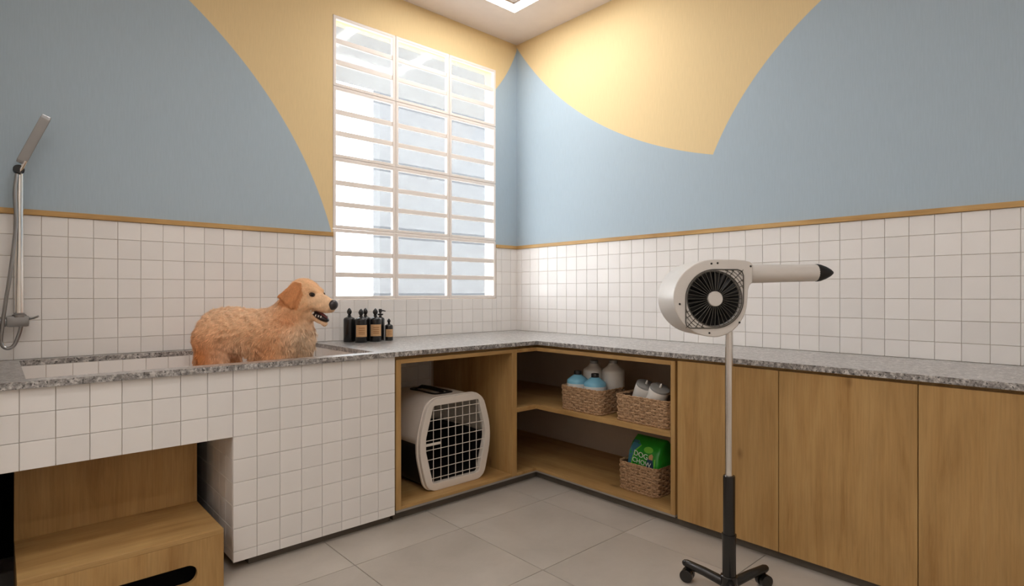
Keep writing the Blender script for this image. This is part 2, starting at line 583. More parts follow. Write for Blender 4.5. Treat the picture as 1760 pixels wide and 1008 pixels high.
for c in range(3):
    for r in range(4):
        if first:
            fo, first = louvre_o, False
        else:
            fo = louvre_o.copy(); COL.objects.link(fo)
        fo.parent = window
        fo.location = (-(W1 - W0) / 2 + PW * (c + 0.5), 0, PH * (r + 0.5))
        for k in (-1, 1):
            so = slat_m if (c == 0 and r == 0 and k == -1) else slat_m.copy()
            if so is not slat_m: COL.objects.link(so)
            so.parent = fo; so.location = (0, 0, k * 0.0695)
        for k in (-1, 0, 1):
            po = pane_m if (c == 0 and r == 0 and k == -1) else pane_m.copy()
            if po is not pane_m: COL.objects.link(po)
            po.parent = fo; po.location = (0, 0, k * 0.139)

# what stands outside the window
tag(B().box(0.95, 5.5, 4.0, 4.2, -0.3, 7.0).build('wall_outside', M['plaster_out']), kind='structure')
tag(B().box(-12, 12, 0.3, 16, -0.5, -0.3).build('floor_outside', M['paving_out']), kind='structure')
tag(B().box(-3.0, 5.5, 0.14, 2.1, 3.42, 3.55).build('trim_3', M['soffit']), kind='structure')

# ceiling light ring: aluminium profile recessed round the room, far corner in view
def rect_pts(x0, x1, y0, y1): return [(x0, y0), (x1, y0), (x1, y1), (x0, y1)]
def ring_light(RX0, RX1, RY0, RY1, label):
    cx_, cy_ = (RX0 + RX1) / 2, (RY0 + RY1) / 2
    ring = empty('ceiling_light', (cx_, cy_, ZC), label=label, cat='ceiling light', group='square line lights in the ceiling')
    def rel(p): return [(x - cx_, y - cy_) for x, y in p]
    w_ = 0.085
    B().prism(rel(rect_pts(RX0, RX1, RY0, RY1)), [rel(rect_pts(RX0 + w_, RX1 - w_, RY0 + w_, RY1 - w_))], 'xy', -0.006, 0.0).build('diffuser', M['led'], ring)
    for nm, a, bb_ in (('outer_rim', 0.0, -0.004), ('inner_rim', w_ + 0.004, w_)):
        B().prism(rel(rect_pts(RX0 + bb_, RX1 - bb_, RY0 + bb_, RY1 - bb_)), [rel(rect_pts(RX0 + a, RX1 - a, RY0 + a, RY1 - a))], 'xy', -0.008, 0.0).build(nm, M['ceiling'], ring)
ring_light(-1.20, -0.40, -1.21, -0.41, 'glowing square LED line light in the ceiling nearest the wall corner')
ring_light(-4.60, -2.40, -3.95, -1.95, 'unseen square LED line light added above the viewer as fill light')  # second ring, out of view, added to raise the general light

# ------------------------------------------------------------------ granite worktop
HX0, HX1, HY0, HY1 = -3.155, -1.76, -0.803, -0.06
YR1 = -4.15
out = [(XP + 0.001, -0.885), (-0.642, -0.885), (-0.642, YR1), (-0.0085, YR1), (-0.0085, -0.0085), (XP + 0.001, -0.0085)]
hole = [(HX0, HY0), (HX0, HY1), (HX1, HY1), (HX1, HY0)]
top = B().prism(out, [hole], 'xy', 0.875, 0.90).build('countertop', M['granite'])
tag(top, 'speckled grey granite worktop running round the corner with a bath cut-out', 'countertop')

# ------------------------------------------------------------------ tiled dog bath
bath = empty('dog_bath', (-2.4, -0.43, 0), label='built-in dog bath clad in white square tiles on the left wall', cat='bathtub')
def at(o, e=None):
    """keep world coordinates while parented to an unrotated empty"""
    o.location = Vector(o.location) - (e or o.parent).location
    return o
XE = -1.677
bb = B()
bb.box(XP + 0.002, -2.467, -0.862, -0.80, 0.59, 0.875)
bb.box(-2.467, XE, -0.862, -0.80, 0.04, 0.875)
bb.box(-2.467, XE, -0.80, -0.009, 0.04, 0.59)
bb.box(HX1 + 0.006, XE, -0.80, -0.009, 0.59, 0.875)
bb.box(XP + 0.002, HX0 - 0.006, -0.80, -0.009, 0.59, 0.875)
bb.box(HX0 - 0.006, HX1 + 0.006, -0.054, -0.009, 0.59, 0.875)
bb.box(XP + 0.002, -2.467, -0.80, -0.009, 0.59, 0.60)
at(bb.build('masonry', M['grout'], bath))
at(B().box(HX0, HX1, -0.80, -0.062, 0.60, 0.606).build('basin_floor', M['tile'], bath))
at(B().box(-2.40, XE - 0.01, -0.835, -0.02, 0.0, 0.0395).build('plinth', M['dark'], bath))
at(B().box(XP + 0.002, -2.467, -0.03, -0.009, 0.0, 0.59).box(XP + 0.002, XP + 0.02, -0.80, -0.03, 0.0, 0.59).build('niche_shade_sheet', M['shade_black'], bath))  # black sheets painted in for the darkness inside the niche
def bt(u, z, f):
    p = f(u, z); return (p[0] + 2.4, p[1] + 0.43, p[2])
lay_tiles(bath, joints(XP + 0.002, -2.4745, -0.074), joints(0.584, 0.8745, 0.085), lambda u, z: bt(u, z, lambda u, z: (u, -0.862, z)), 0, t=0.008)
lay_tiles(bath, joints(-2.4745, XE + 0.0005, -0.074), joints(0.039, 0.8745, 0.085), lambda u, z: bt(u, z, lambda u, z: (u, -0.862, z)), 0, t=0.008)
lay_tiles(bath, joints(-0.862, -0.06, -0.062), joints(0.042, 0.586, 0.085), lambda u, z: bt(u, z, lambda u, z: (-2.467, u, z)), R(-90), t=0.007)
lay_tiles(bath, joints(HX0, HX1, -0.06), joints(0.606, 0.875, 0.075), lambda u, z: bt(u, z, lambda u, z: (u, -0.054, z)), 0, t=0.006)
lay_tiles(bath, joints(-0.80, -0.062, -0.062), joints(0.606, 0.875, 0.075), lambda u, z: bt(u, z, lambda u, z: (HX1 + 0.006, u, z)), R(-90), t=0.006)

# ------------------------------------------------------------------ wooden step unit in the niche
step = empty('step_stool', (-2.86, -0.75, 0), label='oak step with a tall back panel and slot handle under the bath', cat='step stool')
SX0, SX1, SYF, SYB, SZ = -3.182, -2.538, -0.965, -0.545, 0.238
at(B().box(SX0, SX1, SYB, SYB + 0.02, 0.0, 0.585).build('back_panel', M['wood_step'], step, bevel=0.001, segs=1))
at(B().box(SX0, SX1, SYF, SYB, SZ - 0.02, SZ).build('tread', M['wood_x'], step, bevel=0.001, segs=1))
zc_, hr = 0.088, 0.037
slot = []
for k in range(13):
    t = R(-90 + 15 * k); slot.append((-2.672 + hr * math.cos(t), zc_ + hr * math.sin(t)))
for k in range(13):
    t = R(90 + 15 * k); slot.append((-3.05 + hr * math.cos(t), zc_ + hr * math.sin(t)))
at(B().prism([(SX0, 0.0), (SX1, 0.0), (SX1, SZ - 0.0202), (SX0, SZ - 0.0202)], [slot], 'xz', SYF, SYF + 0.02).build('front_panel', M['wood_step'], step))
for x in (SX0, SX1 - 0.02):
    at(B().box(x, x + 0.02, SYF + 0.0202, SYB - 0.0002, 0.0, SZ - 0.0202).build('side_panel', M['wood_z'], step))
at(B().box(SX0 + 0.0202, SX1 - 0.0202, SYF + 0.05, SYF + 0.06, 0, SZ - 0.0202).build('slot_shade_sheet', M['shade_black'], step))  # black sheet behind the slot, standing in for its shaded interior

# ------------------------------------------------------------------ open cabinet for the carrier
FY = -0.870   # front plane, left run
FX = -0.630   # front plane, right run
cub = empty('open_cabinet', (-1.24, -0.43, 0.0), label='open oak cabinet bay next to the tiled bath, housing the pet carrier', cat='cabinet')
at(B().box(-1.669, -1.639, FY, -0.009, 0.058, 0.857).build('side_panel', M['wood_z'], cub, bevel=0.001, segs=1))
at(B().box(-0.843, -0.801, FY, -0.009, 0.058, 0.857).build('side_panel', M['wood_z'], cub, bevel=0.001, segs=1))
at(B().box(-1.6388, -0.8432, FY, -0.009, 0.058, 0.074).build('bottom_board', M['wood_x'], cub, bevel=0.001, segs=1))
at(B().box(-1.6388, -0.8432, FY, -0.009, 0.834, 0.857).build('top_board', M['wood_x'], cub, bevel=0.001, segs=1))
at(B().box(-1.669, -0.801, FY + 0.03, -0.009, 0.857, 0.8748).build('spacer', M['wood_x'], cub))
at(B().box(-1.669, -0.801, FY, -0.02, 0.046, 0.0578).build('stone_edge', M['stone_plinth'], cub))
at(B().box(-1.669, -0.801, FY + 0.035, -0.05, 0.0, 0.0458).build('plinth', M['dark'], cub))

# ------------------------------------------------------------------ L-shaped corner shelving
cor = empty('corner_shelf_unit', (-0.4, -0.9, 0.0), label='open L-shaped oak corner shelving under the worktop holding wicker baskets', cat='shelf')
YS = -1.864
def L(z0, z1, yend=YS, setb=0.0):
    return [(-0.8008, FY + setb), (FX + setb, FY + setb), (FX + setb, yend), (-0.009, yend), (-0.009, -0.009), (-0.8008, -0.009)], z0, z1
for nm, z0, z1, m in (('bottom_board', 0.056, 0.073, 'wood_y'), ('shelf_board', 0.457, 0.485, 'wood_y'), ('top_board', 0.834, 0.857, 'wood_y')):
    p, a, c = L(z0, z1)
    at(B().prism(p, [], 'xy', a, c).build(nm, M[m], cor))
at(B().box(FX, -0.009, -1.890, YS - 0.0003, 0.056, 0.857).build('side_panel', M['wood_z'], cor, bevel=0.001, segs=1))
p, a, c = L(0.8572, 0.8748, -1.89, 0.03); at(B().prism(p, [], 'xy', a, c).build('spacer', M['wood_y'], cor))
p, a, c = L(0.046, 0.0558, -1.89, 0.0); at(B().prism(p, [], 'xy', a, c).build('stone_edge', M['stone_plinth'], cor))
p, a, c = L(0.0, 0.0458, -1.89, 0.035); at(B().prism(p, [], 'xy', a, c).build('plinth', M['dark'], cor))

# ------------------------------------------------------------------ cabinets with plain doors
door_edges = [-1.904, -2.417, -2.939, -3.461, -3.983]
labels = ['oak cabinet with handleless door right beside the open corner shelves',
          'oak cabinet with handleless door behind the dryer stand, second from the shelves',
          'oak cabinet with handleless door at the right edge of the photo',
          'oak cabinet with handleless door farthest from the corner, at the end of the worktop']
for i, (y1, y0) in enumerate(zip(door_edges[:-1], door_edges[1:])):
    e = empty('base_cabinet', (-0.32, (y0 + y1) / 2, 0), label=labels[i], cat='cabinet', group='base cabinets along the right wall')
    ya = y1 + (0.0135 if i == 0 else 0)
    at(B().box(FX + 0.022, -0.009, y0 + 0.0005, ya - 0.0005, 0.05, 0.8748).build('body', M['wood_z'], e))
    at(B().box(FX, FX + 0.02, y0 + 0.0015, y1 - 0.0015, 0.045, 0.861).build('door', M['wood_door'], e, bevel=0.0012, segs=1))
    at(B().box(FX + 0.035, -0.05, y0, ya, 0.0, 0.0498).build('plinth', M['dark'], e))

# ------------------------------------------------------------------ pet carrier
car = empty('pet_carrier', (-1.213, -0.5, 0.074), label='white and black plastic pet carrier with wire door in the open cabinet', cat='pet carrier')
def rounded(poly, r, n=4):
    o = []
    m = len(poly)
    for i in range(m):
        p0, p1, p2 = Vector(poly[i - 1]), Vector(poly[i]), Vector(poly[(i + 1) % m])
        rr = r[i] if isinstance(r, (list, tuple)) else r
        a = (p0 - p1); c = (p2 - p1)
        q = min(rr, a.length * 0.45, c.length * 0.45)
        s, e = p1 + a.normalized() * q, p1 + c.normalized() * q
        for k in range(n + 1):
            t = k / n
            o.append(tuple((1 - t) ** 2 * s + 2 * t * (1 - t) * p1 + t * t * e))
    return o
ZM = 0.272
hexa = [(-0.205, 0.0), (0.205, 0.0), (0.272, ZM), (0.196, 0.53), (-0.196, 0.53), (-0.272, ZM)]
prof = rounded(hexa, [0.065, 0.065, 0.12, 0.085, 0.085, 0.12], 6)
def scale_prof(p, sx, sz, dz=0.0): return [(x * sx, (z - 0.27) * sz + 0.27 + dz) for x, z in p]
def half(upper):
    y_secs = [(-0.258, 0.93, 0.95, 0), (-0.25, 0.965, 0.975, 0), (0.0, 0.985, 0.985, 0), (0.24, 0.93, 0.95, 0), (0.27, 0.86, 0.88, 0)]
    base_pts = [(x, z) for x, z in prof if (z > ZM + 0.004 if upper else z < ZM - 0.004)]
    base_pts.sort(key=lambda p: math.atan2(p[1] - ZM, p[0]) if upper else -math.atan2(p[1] - ZM, p[0]))
    wmax = max(x for x, z in prof)
    rings = []
    for y, sx, sz, dz in y_secs:
        pts = [(wmax * sx, ZM)] + scale_prof(base_pts, sx, sz, dz) + [(-wmax * sx, ZM)]
        rings.append([(x, y, max(z, 0.004)) for x, z in pts])
    bb = B()
    bb.ring_loft(rings, False, True, closed=False)
    return bb
for nm, up, m in (('upper_shell', True, 'carrier_white'), ('lower_tray', False, 'black_plastic')):
    o = half(up).build(nm, M[m], car, smooth=True, angle=50)
    sm = o.modifiers.new('thick', 'SOLIDIFY'); sm.thickness = 0.004; sm.offset = -1
fr_out = prof
fr_in = rounded([(-0.168, 0.042), (0.168, 0.042), (0.226, ZM), (0.166, 0.488), (-0.166, 0.488), (-0.226, ZM)], [0.015, 0.015, 0.05, 0.015, 0.015, 0.05], 3)
frame = B().prism(fr_out, [fr_in], 'xz', -0.292, -0.256).build('door_frame', M['carrier_white'], car, bevel=0.004, angle=60)
B().prism(scale_prof(prof, 1.03, 1.015), [scale_prof(prof, 0.955, 0.97)], 'xz', -0.268, -0.254).build('rim_flange', M['carrier_white'], car)
def clip(poly, axis, val):
    hits = []
    n = len(poly)
    for i in range(n):
        a, c = poly[i], poly[(i + 1) % n]
        if (a[axis] - val) * (c[axis] - val) < 0:
            t = (val - a[axis]) / (c[axis] - a[axis])
            hits.append(a[1 - axis] + t * (c[1 - axis] - a[1 - axis]))
    return (min(hits), max(hits)) if len(hits) >= 2 else None
wd = B()
for k in range(-4, 5):
    x = k * 0.0525
    h = clip(fr_in, 0, x)
    if h: wd.tube([(x, -0.278, h[0] - 0.006), (x, -0.278, h[1] + 0.006)], 0.0022, 6)
for k in range(8):
    z = 0.07 + k * 0.0555
    h = clip(fr_in, 1, z)
    if h: wd.tube([(h[0] - 0.006, -0.2815, z), (h[1] + 0.006, -0.2815, z)], 0.0022, 6)
door = wd.build('wire_door', M['carrier_white'], car, smooth=True)
B().box(-0.225, -0.112, -0.290, -0.278, 0.262, 0.275).build('latch', M['carrier_white'], door, bevel=0.003)
hz = 0.529
hp = [(-0.075, -0.17), (0.075, -0.17), (0.075, 0.13), (-0.075, 0.13)]
B().prism(rounded(hp, 0.04, 4), [rounded([(-0.05, -0.14), (0.05, -0.14), (0.05, 0.10), (-0.05, 0.10)], 0.02, 3)], 'xy', 0.518, 0.530).build('handle_well', M['black_plastic'], car, bevel=0.002)
B().tube([(0.0, -0.15, 0.527), (0.0, -0.12, 0.538), (0.0, -0.02, 0.541), (0.0, 0.08, 0.538), (0.0, 0.11, 0.527)], [0.010, 0.012, 0.013, 0.012, 0.010], 10).build('carry_handle', M['black_plastic'], car, smooth=True)

# ------------------------------------------------------------------ wicker baskets
def round_rect(w, d, r, n=6):
    return rounded([(-w/2, -d/2), (w/2, -d/2), (w/2, d/2), (-w/2, d/2)], r, n)
def resample(poly, m):
    P = [Vector((*p, 0)) for p in poly]; P.append(P[0])
    ls = [0]
    for a, c in zip(P[:-1], P[1:]): ls.append(ls[-1] + (c - a).length)
    o = []; j = 0
    for k in range(m):
        s = ls[-1] * k / m
        while ls[j + 1] < s: j += 1
        t = (s - ls[j]) / max(ls[j + 1] - ls[j], 1e-9)
        o.append(P[j].lerp(P[j + 1], t))
    return o, ls[-1]
def basket(loc, w, d, h, label, rows_=9):
    """w along world y, d along world x; local x -> world -y"""
    e = empty('wicker_basket', loc, R(-90), label, 'basket', 'wicker baskets in the corner shelves')
    base = round_rect(w, d, 0.035)
    inner = [(x * 0.95, y * 0.93) for x, y in base]
    bb = B()
    bb.ring_loft([[(x * 0.93, y * 0.92, 0.002) for x, y in base], [(x * 0.965, y * 0.955, h * 0.97) for x, y in base]], True, False)
    bb.ring_loft([[(x * 0.93, y * 0.92, h * 0.965) for x, y in base], [(x * 0.90, y * 0.89, 0.008) for x, y in base]], False, True)
    bb.build('lining', M['wicker_in'], e)
    pts, per = resample(base, 132)
    nw = int(per / 0.036) // 2 * 2
    wv = B()
    for r_ in range(rows_):
        z = h * (r_ + 0.5) / rows_
        s = 0.955 + 0.03 * (r_ / rows_)
        ring = []
        for i, p in enumerate(pts):
            ph = math.pi * nw * i / len(pts) + math.pi * r_
            q = p.normalized()
            off = 0.0042 * math.sin(ph)
            zz = z + 0.0012 * math.sin(i * 1.7 + r_ * 2.1)
            ring.append((Vector((p.x * s, p.y * s, zz)), q, off))
        hh = h / rows_ * 0.52
        rings = []
        for (ang) in range(5):
            t = 2 * math.pi * ang / 5
            rings.append([tuple(p + q * (off + 0.003 * math.cos(t)) + Vector((0, 0, hh * math.sin(t)))) for p, q, off in ring])
        rings.append(rings[0])
        wv.ring_loft(rings, False, False)
    o = wv.build('weave', M['wicker'], e, smooth=True, angle=60)
    o['kind'] = 'stuff'
    st = B()
    n_st = nw
    sp_, _ = resample(base, n_st)
    for p in sp_:
        q = p.normalized()
        st.tube([(p.x * 0.955, p.y * 0.955, 0.004), (p.x * 0.985, p.y * 0.985, h * 0.98)], 0.0028, 5)
    st.build('stakes', M['wicker'], e, smooth=True)
    rp, _ = resample(base, 90)
    for nm, z, rr in (('rim_band', h, 0.0065), ('foot_band', 0.006, 0.005)):
        sc_ = 0.985 if nm == 'rim_band' else 0.955
        loop = [Vector((p.x * sc_, p.y * sc_, z + (0.0016 * math.sin(i * 2.1)))) for i, p in enumerate(rp)]
        rings = []
        for ang in range(6):
            t = 2 * math.pi * ang / 6
            rings.append([tuple(p + p.normalized() * rr * math.cos(t) * 0.8 + Vector((0, 0, rr * math.sin(t)))) for p in loop])
        rings.append(rings[0])
        B().ring_loft(rings, False, False).build(nm, M['wicker'], e, smooth=True, angle=70)
    return e
BX = -0.615
basket((BX + 0.13, -1.222, 0.485), 0.325, 0.25, 0.142, 'wicker basket of bottles on the upper shelf, left of the pair')
basket((BX + 0.13, -1.662, 0.485), 0.352, 0.25, 0.145, 'wicker basket with white canisters on the upper shelf, right of the pair')
basket((-0.55 + 0.14, -1.592, 0.073), 0.268, 0.27, 0.158, 'wicker basket with the green food bag on the bottom shelf', 10)

# bottles in the first basket
def lathe_thing(name, loc, parts, label, cat, group=None, tilt=None):
    e = empty(name, loc, 0, label, cat, group)
    if tilt: e.rotation_euler = tilt
    for nm, prof_, m, sm in parts:
        B().lathe(prof_, seg=26).build(nm, M[m], e, smooth=sm, angle=40)
    return e
def blue_parts(h):
    return [('body', [(0.0, 0), (0.064, 0), (0.068, 0.006), (0.068, h * 0.73), (0.064, h * 0.765), (0.05, h * 0.815), (0.027, h * 0.885), (0.022, h * 0.90), (0.022, h * 0.905), (0, h * 0.905)], 'bottle_blue', True),
            ('label_band', [(0.0683, h * 0.25), (0.0690, h * 0.252), (0.0690, h * 0.665), (0.0683, h * 0.667)], 'paper_label', True),
            ('cap', [(0, h * 0.9), (0.024, h * 0.9), (0.024, h * 0.985), (0.022, h), (0, h)], 'black_plastic', True)]
lathe_thing('blue_bottle', (-0.525, -1.135, 0.494), blue_parts(0.228), 'pale blue bottle with black cap in the wicker basket, left one', 'bottle', 'blue bottles in the wicker basket')
lathe_thing('blue_bottle', (-0.53, -1.278, 0.494), blue_parts(0.226), 'pale blue bottle with black cap in the wicker basket, right one', 'bottle', 'blue bottles in the wicker basket')
def white_parts(h):
    return [('body', [(0.0, 0), (0.066, 0), (0.070, 0.006), (0.070, h * 0.76), (0.066, h * 0.80), (0.04, h * 0.865), (0.03, h * 0.91), (0.027, h * 0.93), (0, h * 0.93)], 'bottle_white', True),
            ('cap', [(0, h * 0.925), (0.026, h * 0.925), (0.026, h * 0.99), (0.023, h), (0, h)], 'lid_grey', True)]
lathe_thing('white_bottle', (-0.385, -1.15, 0.494), white_parts(0.283), 'tall white bottle behind the blue bottles, further left and partly hidden', 'bottle', 'white bottles in the wicker basket')
lathe_thing('white_bottle', (-0.385, -1.305, 0.494), white_parts(0.30), 'tall white bottle behind the blue bottles, on the right of the basket', 'bottle', 'white bottles in the wicker basket')

# canisters leaning in the second basket
def can_parts():
    return [('body', [(0.0, 0), (0.053, 0), (0.055, 0.005), (0.055, 0.185), (0.053, 0.19), (0, 0.19)], 'bottle_white', True),
            ('lid', [(0, 0.1895), (0.0535, 0.1895), (0.0535, 0.2), (0.048, 0.204), (0, 0.204)], 'lid_grey', True),
            ('spout', [(0, 0.203), (0.007, 0.203), (0.005, 0.222), (0.001, 0.228), (0, 0.228)], 'bottle_white', True)]
for k, (loc, lab) in enumerate((((-0.47, -1.54, 0.51), 'white canister leaning in the wicker basket, left of two'), ((-0.52, -1.665, 0.51), 'white canister leaning in the wicker basket, right of two'))):
    lathe_thing('canister', loc, can_parts(), lab, 'canister', 'canisters in the wicker basket', (R(24), R(-8), 0))

# bag of dog food in the lower basket
bag = empty('dog_food_bag', (-0.42, -1.60, 0.085), R(-90 - 4), 'green foil bag reading DOG CHOW standing in the lower wicker basket', 'food bag')
def bag_mesh():
    bb = B()
    W, D, Hh = 0.222, 0.17, 0.285
    secs = [(0, 0.94, 0.94), (0.02, 1.0, 1.0), (0.12, 1.02, 1.04), (0.20, 1.0, 0.95), (0.25, 0.97, 0.66), (0.272, 0.96, 0.3), (0.285, 0.96, 0.05)]
    rings = []
    for z, sx, sy in secs:
        rings.append([(x * sx, y * sy + (0.02 * (z / Hh) ** 2), z) for x, y in round_rect(W, D, 0.03, 4)])
    return bb.ring_loft(rings)
bag_mesh().build('pouch', M['bag_green'], bag, smooth=True, angle=60)
# printed decoration wraps the front face
def on_front(poly, z_off, nm, m):
    """thin print following the front of the pouch: poly in (x,z)"""
    def yf(z):
        s = np.interp(z, [0, 0.02, 0.12, 0.20, 0.25, 0.272, 0.285], [0.94, 1.0, 1.04, 0.95, 0.66, 0.3, 0.05])
        return -0.085 * s + 0.02 * (z / 0.285) ** 2
    bm = bmesh.new()
    vv = [bm.verts.new((x, 0, z)) for x, z in poly]
    ed = [bm.edges.new((vv[i], vv[(i + 1) % len(vv)])) for i in range(len(vv))]
    bmesh.ops.triangle_fill(bm, use_beauty=True, use_dissolve=False, edges=ed)
    for _ in range(2):
        bmesh.ops.subdivide_edges(bm, edges=bm.edges[:], cuts=1, use_grid_fill=True)
    for v in bm.verts: v.co.y = yf(v.co.z) - 0.0012 - z_off
    ex = bmesh.ops.extrude_face_region(bm, geom=bm.faces[:])
    for g in ex['geom']:
        if isinstance(g, bmesh.types.BMVert): g.co.y += 0.0008
    bb = B(); bb.bm.free(); bb.bm = bm
    return bb.build(nm, M[m], bag)
on_front([(-0.098, 0.03), (-0.076, 0.03), (-0.074, 0.16), (-0.058, 0.215), (-0.03, 0.245), (-0.06, 0.262), (-0.098, 0.262)], 0.0, 'blue_corner', 'bag_blue')
arc_o = [(-0.076 + 0.0, 0.03), (-0.074, 0.16), (-0.058, 0.215), (-0.03, 0.245), (-0.024, 0.243), (-0.051, 0.211), (-0.066, 0.158), (-0.068, 0.03)]
on_front(arc_o, 0.0006, 'lime_stripe', 'bag_lime')
on_front([(0.03 + 0.032 * math.cos(t), 0.228 + 0.016 * math.sin(t)) for t in [2 * math.pi * k / 20 for k in range(20)]], 0.0004, 'lime_spot', 'bag_lime')
on_front([(0.026, 0.05), (0.085, 0.05), (0.082, 0.15), (0.072, 0.185), (0.05, 0.195), (0.036, 0.18), (0.030, 0.13)], 0.0006, 'printed_dog', 'ink_navy')
on_front([(0.046, 0.182), (0.072, 0.182), (0.074, 0.203), (0.060, 0.213), (0.044, 0.203)], 0.0008, 'printed_dog_head', 'ink_tan')
on_front([(0.086, 0.03), (0.093, 0.03), (0.091, 0.19), (0.084, 0.19)], 0.0006, 'lime_edge', 'bag_lime')
for body, x, z, s in (('DOG', -0.058, 0.188, 0.044), ('CHOW', -0.062, 0.153, 0.040)):
    mt = Matrix.Translation((x, -0.0885 if body == 'CHOW' else -0.0800, z)) @ Matrix.Rotation(R(90), 4, 'X') @ Matrix.Rotation(R(-6), 4, 'Z')
    text_mesh('lettering', body, s, M['ink_white'], bag, mt)

# ------------------------------------------------------------------ soap bottles on the worktop
def soap(loc, w, h, label_, kind, rz, name='soap_bottle', tag_label=True):
    e = empty(name, loc, rz, label_, 'bottle', 'dark bottles on the worktop by the window')
    k = w / 0.075
    prof_ = [(0, 0), (w * 0.48, 0), (w * 0.5, 0.004), (w * 0.5, h * 0.66), (w * 0.46, h * 0.70), (w * 0.26, h * 0.735), (w * 0.16, h * 0.75), (w * 0.15, h * 0.79), (0, h * 0.79)]
    B().lathe(prof_, seg=24).build('glass', M['bottle_black'], e, smooth=True, angle=50)
    if kind == 'leaf':
        B().lathe([(0, h * 0.785), (w * 0.10, h * 0.785), (w * 0.13, h * 0.81), (w * 0.20, h * 0.86), (w * 0.22, h * 0.89), (w * 0.17, h * 0.94), (w * 0.09, h * 0.98), (w * 0.03, h), (0, h)], seg=18).build('stopper', M['bottle_black'], e, smooth=True, angle=60)
    else:
        pm = B().lathe([(0, h * 0.785), (w * 0.3, h * 0.80), (w * 0.36, h * 0.845), (w * 0.14, h * 0.85), (w * 0.10, h * 0.87), (w * 0.18, h * 0.90), (w * 0.2, h * 0.98), (w * 0.15, h), (0, h)], seg=18).build('pump', M['black_plastic'], e, smooth=True, angle=50)
        B().tube([(0, 0, h * 0.945), (w * 0.35, 0, h * 0.945), (w * 0.62, 0, h * 0.925)], [0.005, 0.004, 0.003], 8).build('spout', M['black_plastic'], pm, smooth=True)
    if tag_label:
        def curved(r0, r1, z0, z1, half_a, nm, m, par):
            n = 8
            rr = [[(r * math.sin(-half_a + 2 * half_a * i / n), -r * math.cos(-half_a + 2 * half_a * i / n), z) for i in range(n + 1)] for r, z in ((r0, z0), (r1, z0), (r1, z1), (r0, z1))]
            rr.append(rr[0])
            bb = B(); bb.ring_loft(rr, False, False, closed=False)
            return bb.build(nm, M[m], par, smooth=True, angle=50)
        lb = curved(w * 0.499, w * 0.512, h * 0.17, h * 0.52, 1.0, 'paper_label', 'label', e)
        for zz in (0.42, 0.36, 0.30, 0.25):
            curved(w * 0.510, w * 0.517, h * zz, h * (zz + 0.018), 0.5, 'print_line', 'label_ink', lb)
    return e
AZ = R(-20)
soap((-1.570, -0.132, 0.90), 0.072, 0.215, 'plain black bottle with pointed stopper, leftmost in the row by the dog', 'leaf', AZ, tag_label=False)
soap((-1.532, -0.215, 0.90), 0.076, 0.211, 'black bottle with square kraft label, second from left, nearest the dog', 'leaf', AZ)
soap((-1.460, -0.135, 0.90), 0.070, 0.213, 'black bottle half hidden between and behind the two labelled ones', 'leaf', AZ, tag_label=False)
soap((-1.432, -0.215, 0.90), 0.076, 0.212, 'black bottle with square kraft label in the middle of the row', 'leaf', AZ)
soap((-1.352, -0.135, 0.90), 0.056, 0.205, 'slim black pump dispenser behind the smallest bottle', 'pump', R(-30), tag_label=False, name='pump_bottle')
soap((-1.328, -0.205, 0.90), 0.052, 0.143, 'smallest black bottle with kraft label at the right end of the row', 'leaf', AZ)

# ------------------------------------------------------------------ hand shower on the wall
sh = empty('hand_shower', (-3.155, -0.008, 1.08), label='chrome hand shower with riser bar, hose and mixer on the left wall', cat='shower')
B().tube([(0, -0.055, 0.035), (0, -0.055, 0.68)], 0.017, 16).build('riser_bar', M['chrome'], sh, smooth=True)
B().lathe([(0, 0), (0.026, 0), (0.026, 0.01), (0.019, 0.016), (0.019, 0.02), (0, 0.02)], (0, -0.055, 0.02), 18).build('bar_foot', M['brushed'], sh, smooth=True)
mx = B().tube([(-0.115, -0.05, 0.0), (-0.05, -0.05, 0.0), (-0.045, -0.05, 0.0)], 0.023, 18).build('mixer_neck', M['brushed'], sh, smooth=True)
B().box(-0.045, 0.035, -0.075, -0.028, -0.024, 0.026).build('mixer_body', M['brushed'], sh, bevel=0.012, smooth=True)
B().tube([(-0.12, -0.05, 0.0), (-0.085, -0.05, 0.0)], [0.046, 0.042], 24).build('escutcheon', M['brushed'], sh, smooth=True)
B().tube([(-0.10, -0.05, 0.0), (-0.10, 0.0, 0.0)], 0.02, 14).build('wall_inlet', M['brushed'], sh, smooth=True)
B().tube([(0.03, -0.06, 0.012), (0.05, -0.075, 0.016), (0.066, -0.085, 0.024)], [0.007, 0.006, 0.005], 10).build('lever', M['brushed'], sh, smooth=True)
def bez(p, n=28):
    P = [Vector(q) for q in p]; o = []
    m = len(P)
    for i in range(m - 1):
        a, b_, c, d = P[max(i - 1, 0)], P[i], P[i + 1], P[min(i + 2, m - 1)]
        for k in range(n // (m - 1) + 2):
            t = k / (n // (m - 1) + 2)
            o.append(0.5 * (2 * b_ + (c - a) * t + (2 * a - 5 * b_ + 4 * c - d) * t * t + (3 * b_ - a - 3 * c + d) * t ** 3))
    o.append(P[-1]); return o
hose = bez([(0.006, -0.075, -0.022), (-0.002, -0.075, -0.06), (-0.02, -0.078, -0.108), (-0.045, -0.08, -0.118), (-0.062, -0.08, -0.09), (-0.058, -0.08, -0.02), (-0.048, -0.082, 0.08), (-0.028, -0.085, 0.25), (-0.012, -0.088, 0.45), (-0.016, -0.09, 0.58), (-0.008, -0.085, 0.67)], 90)
B().tube(hose, 0.0075, 10).build('hose', M['brushed'], sh, smooth=True)
B().lathe([(0, -0.024), (0.018, -0.024), (0.021, -0.016), (0.021, 0.016), (0.018, 0.024), (0, 0.024)], (-0.002, -0.07, 0.692), 18, 'y').build('holder', M['rubber'], sh, smooth=True)
hd = Vector((0.094, -0.03, 0.235)).normalized()
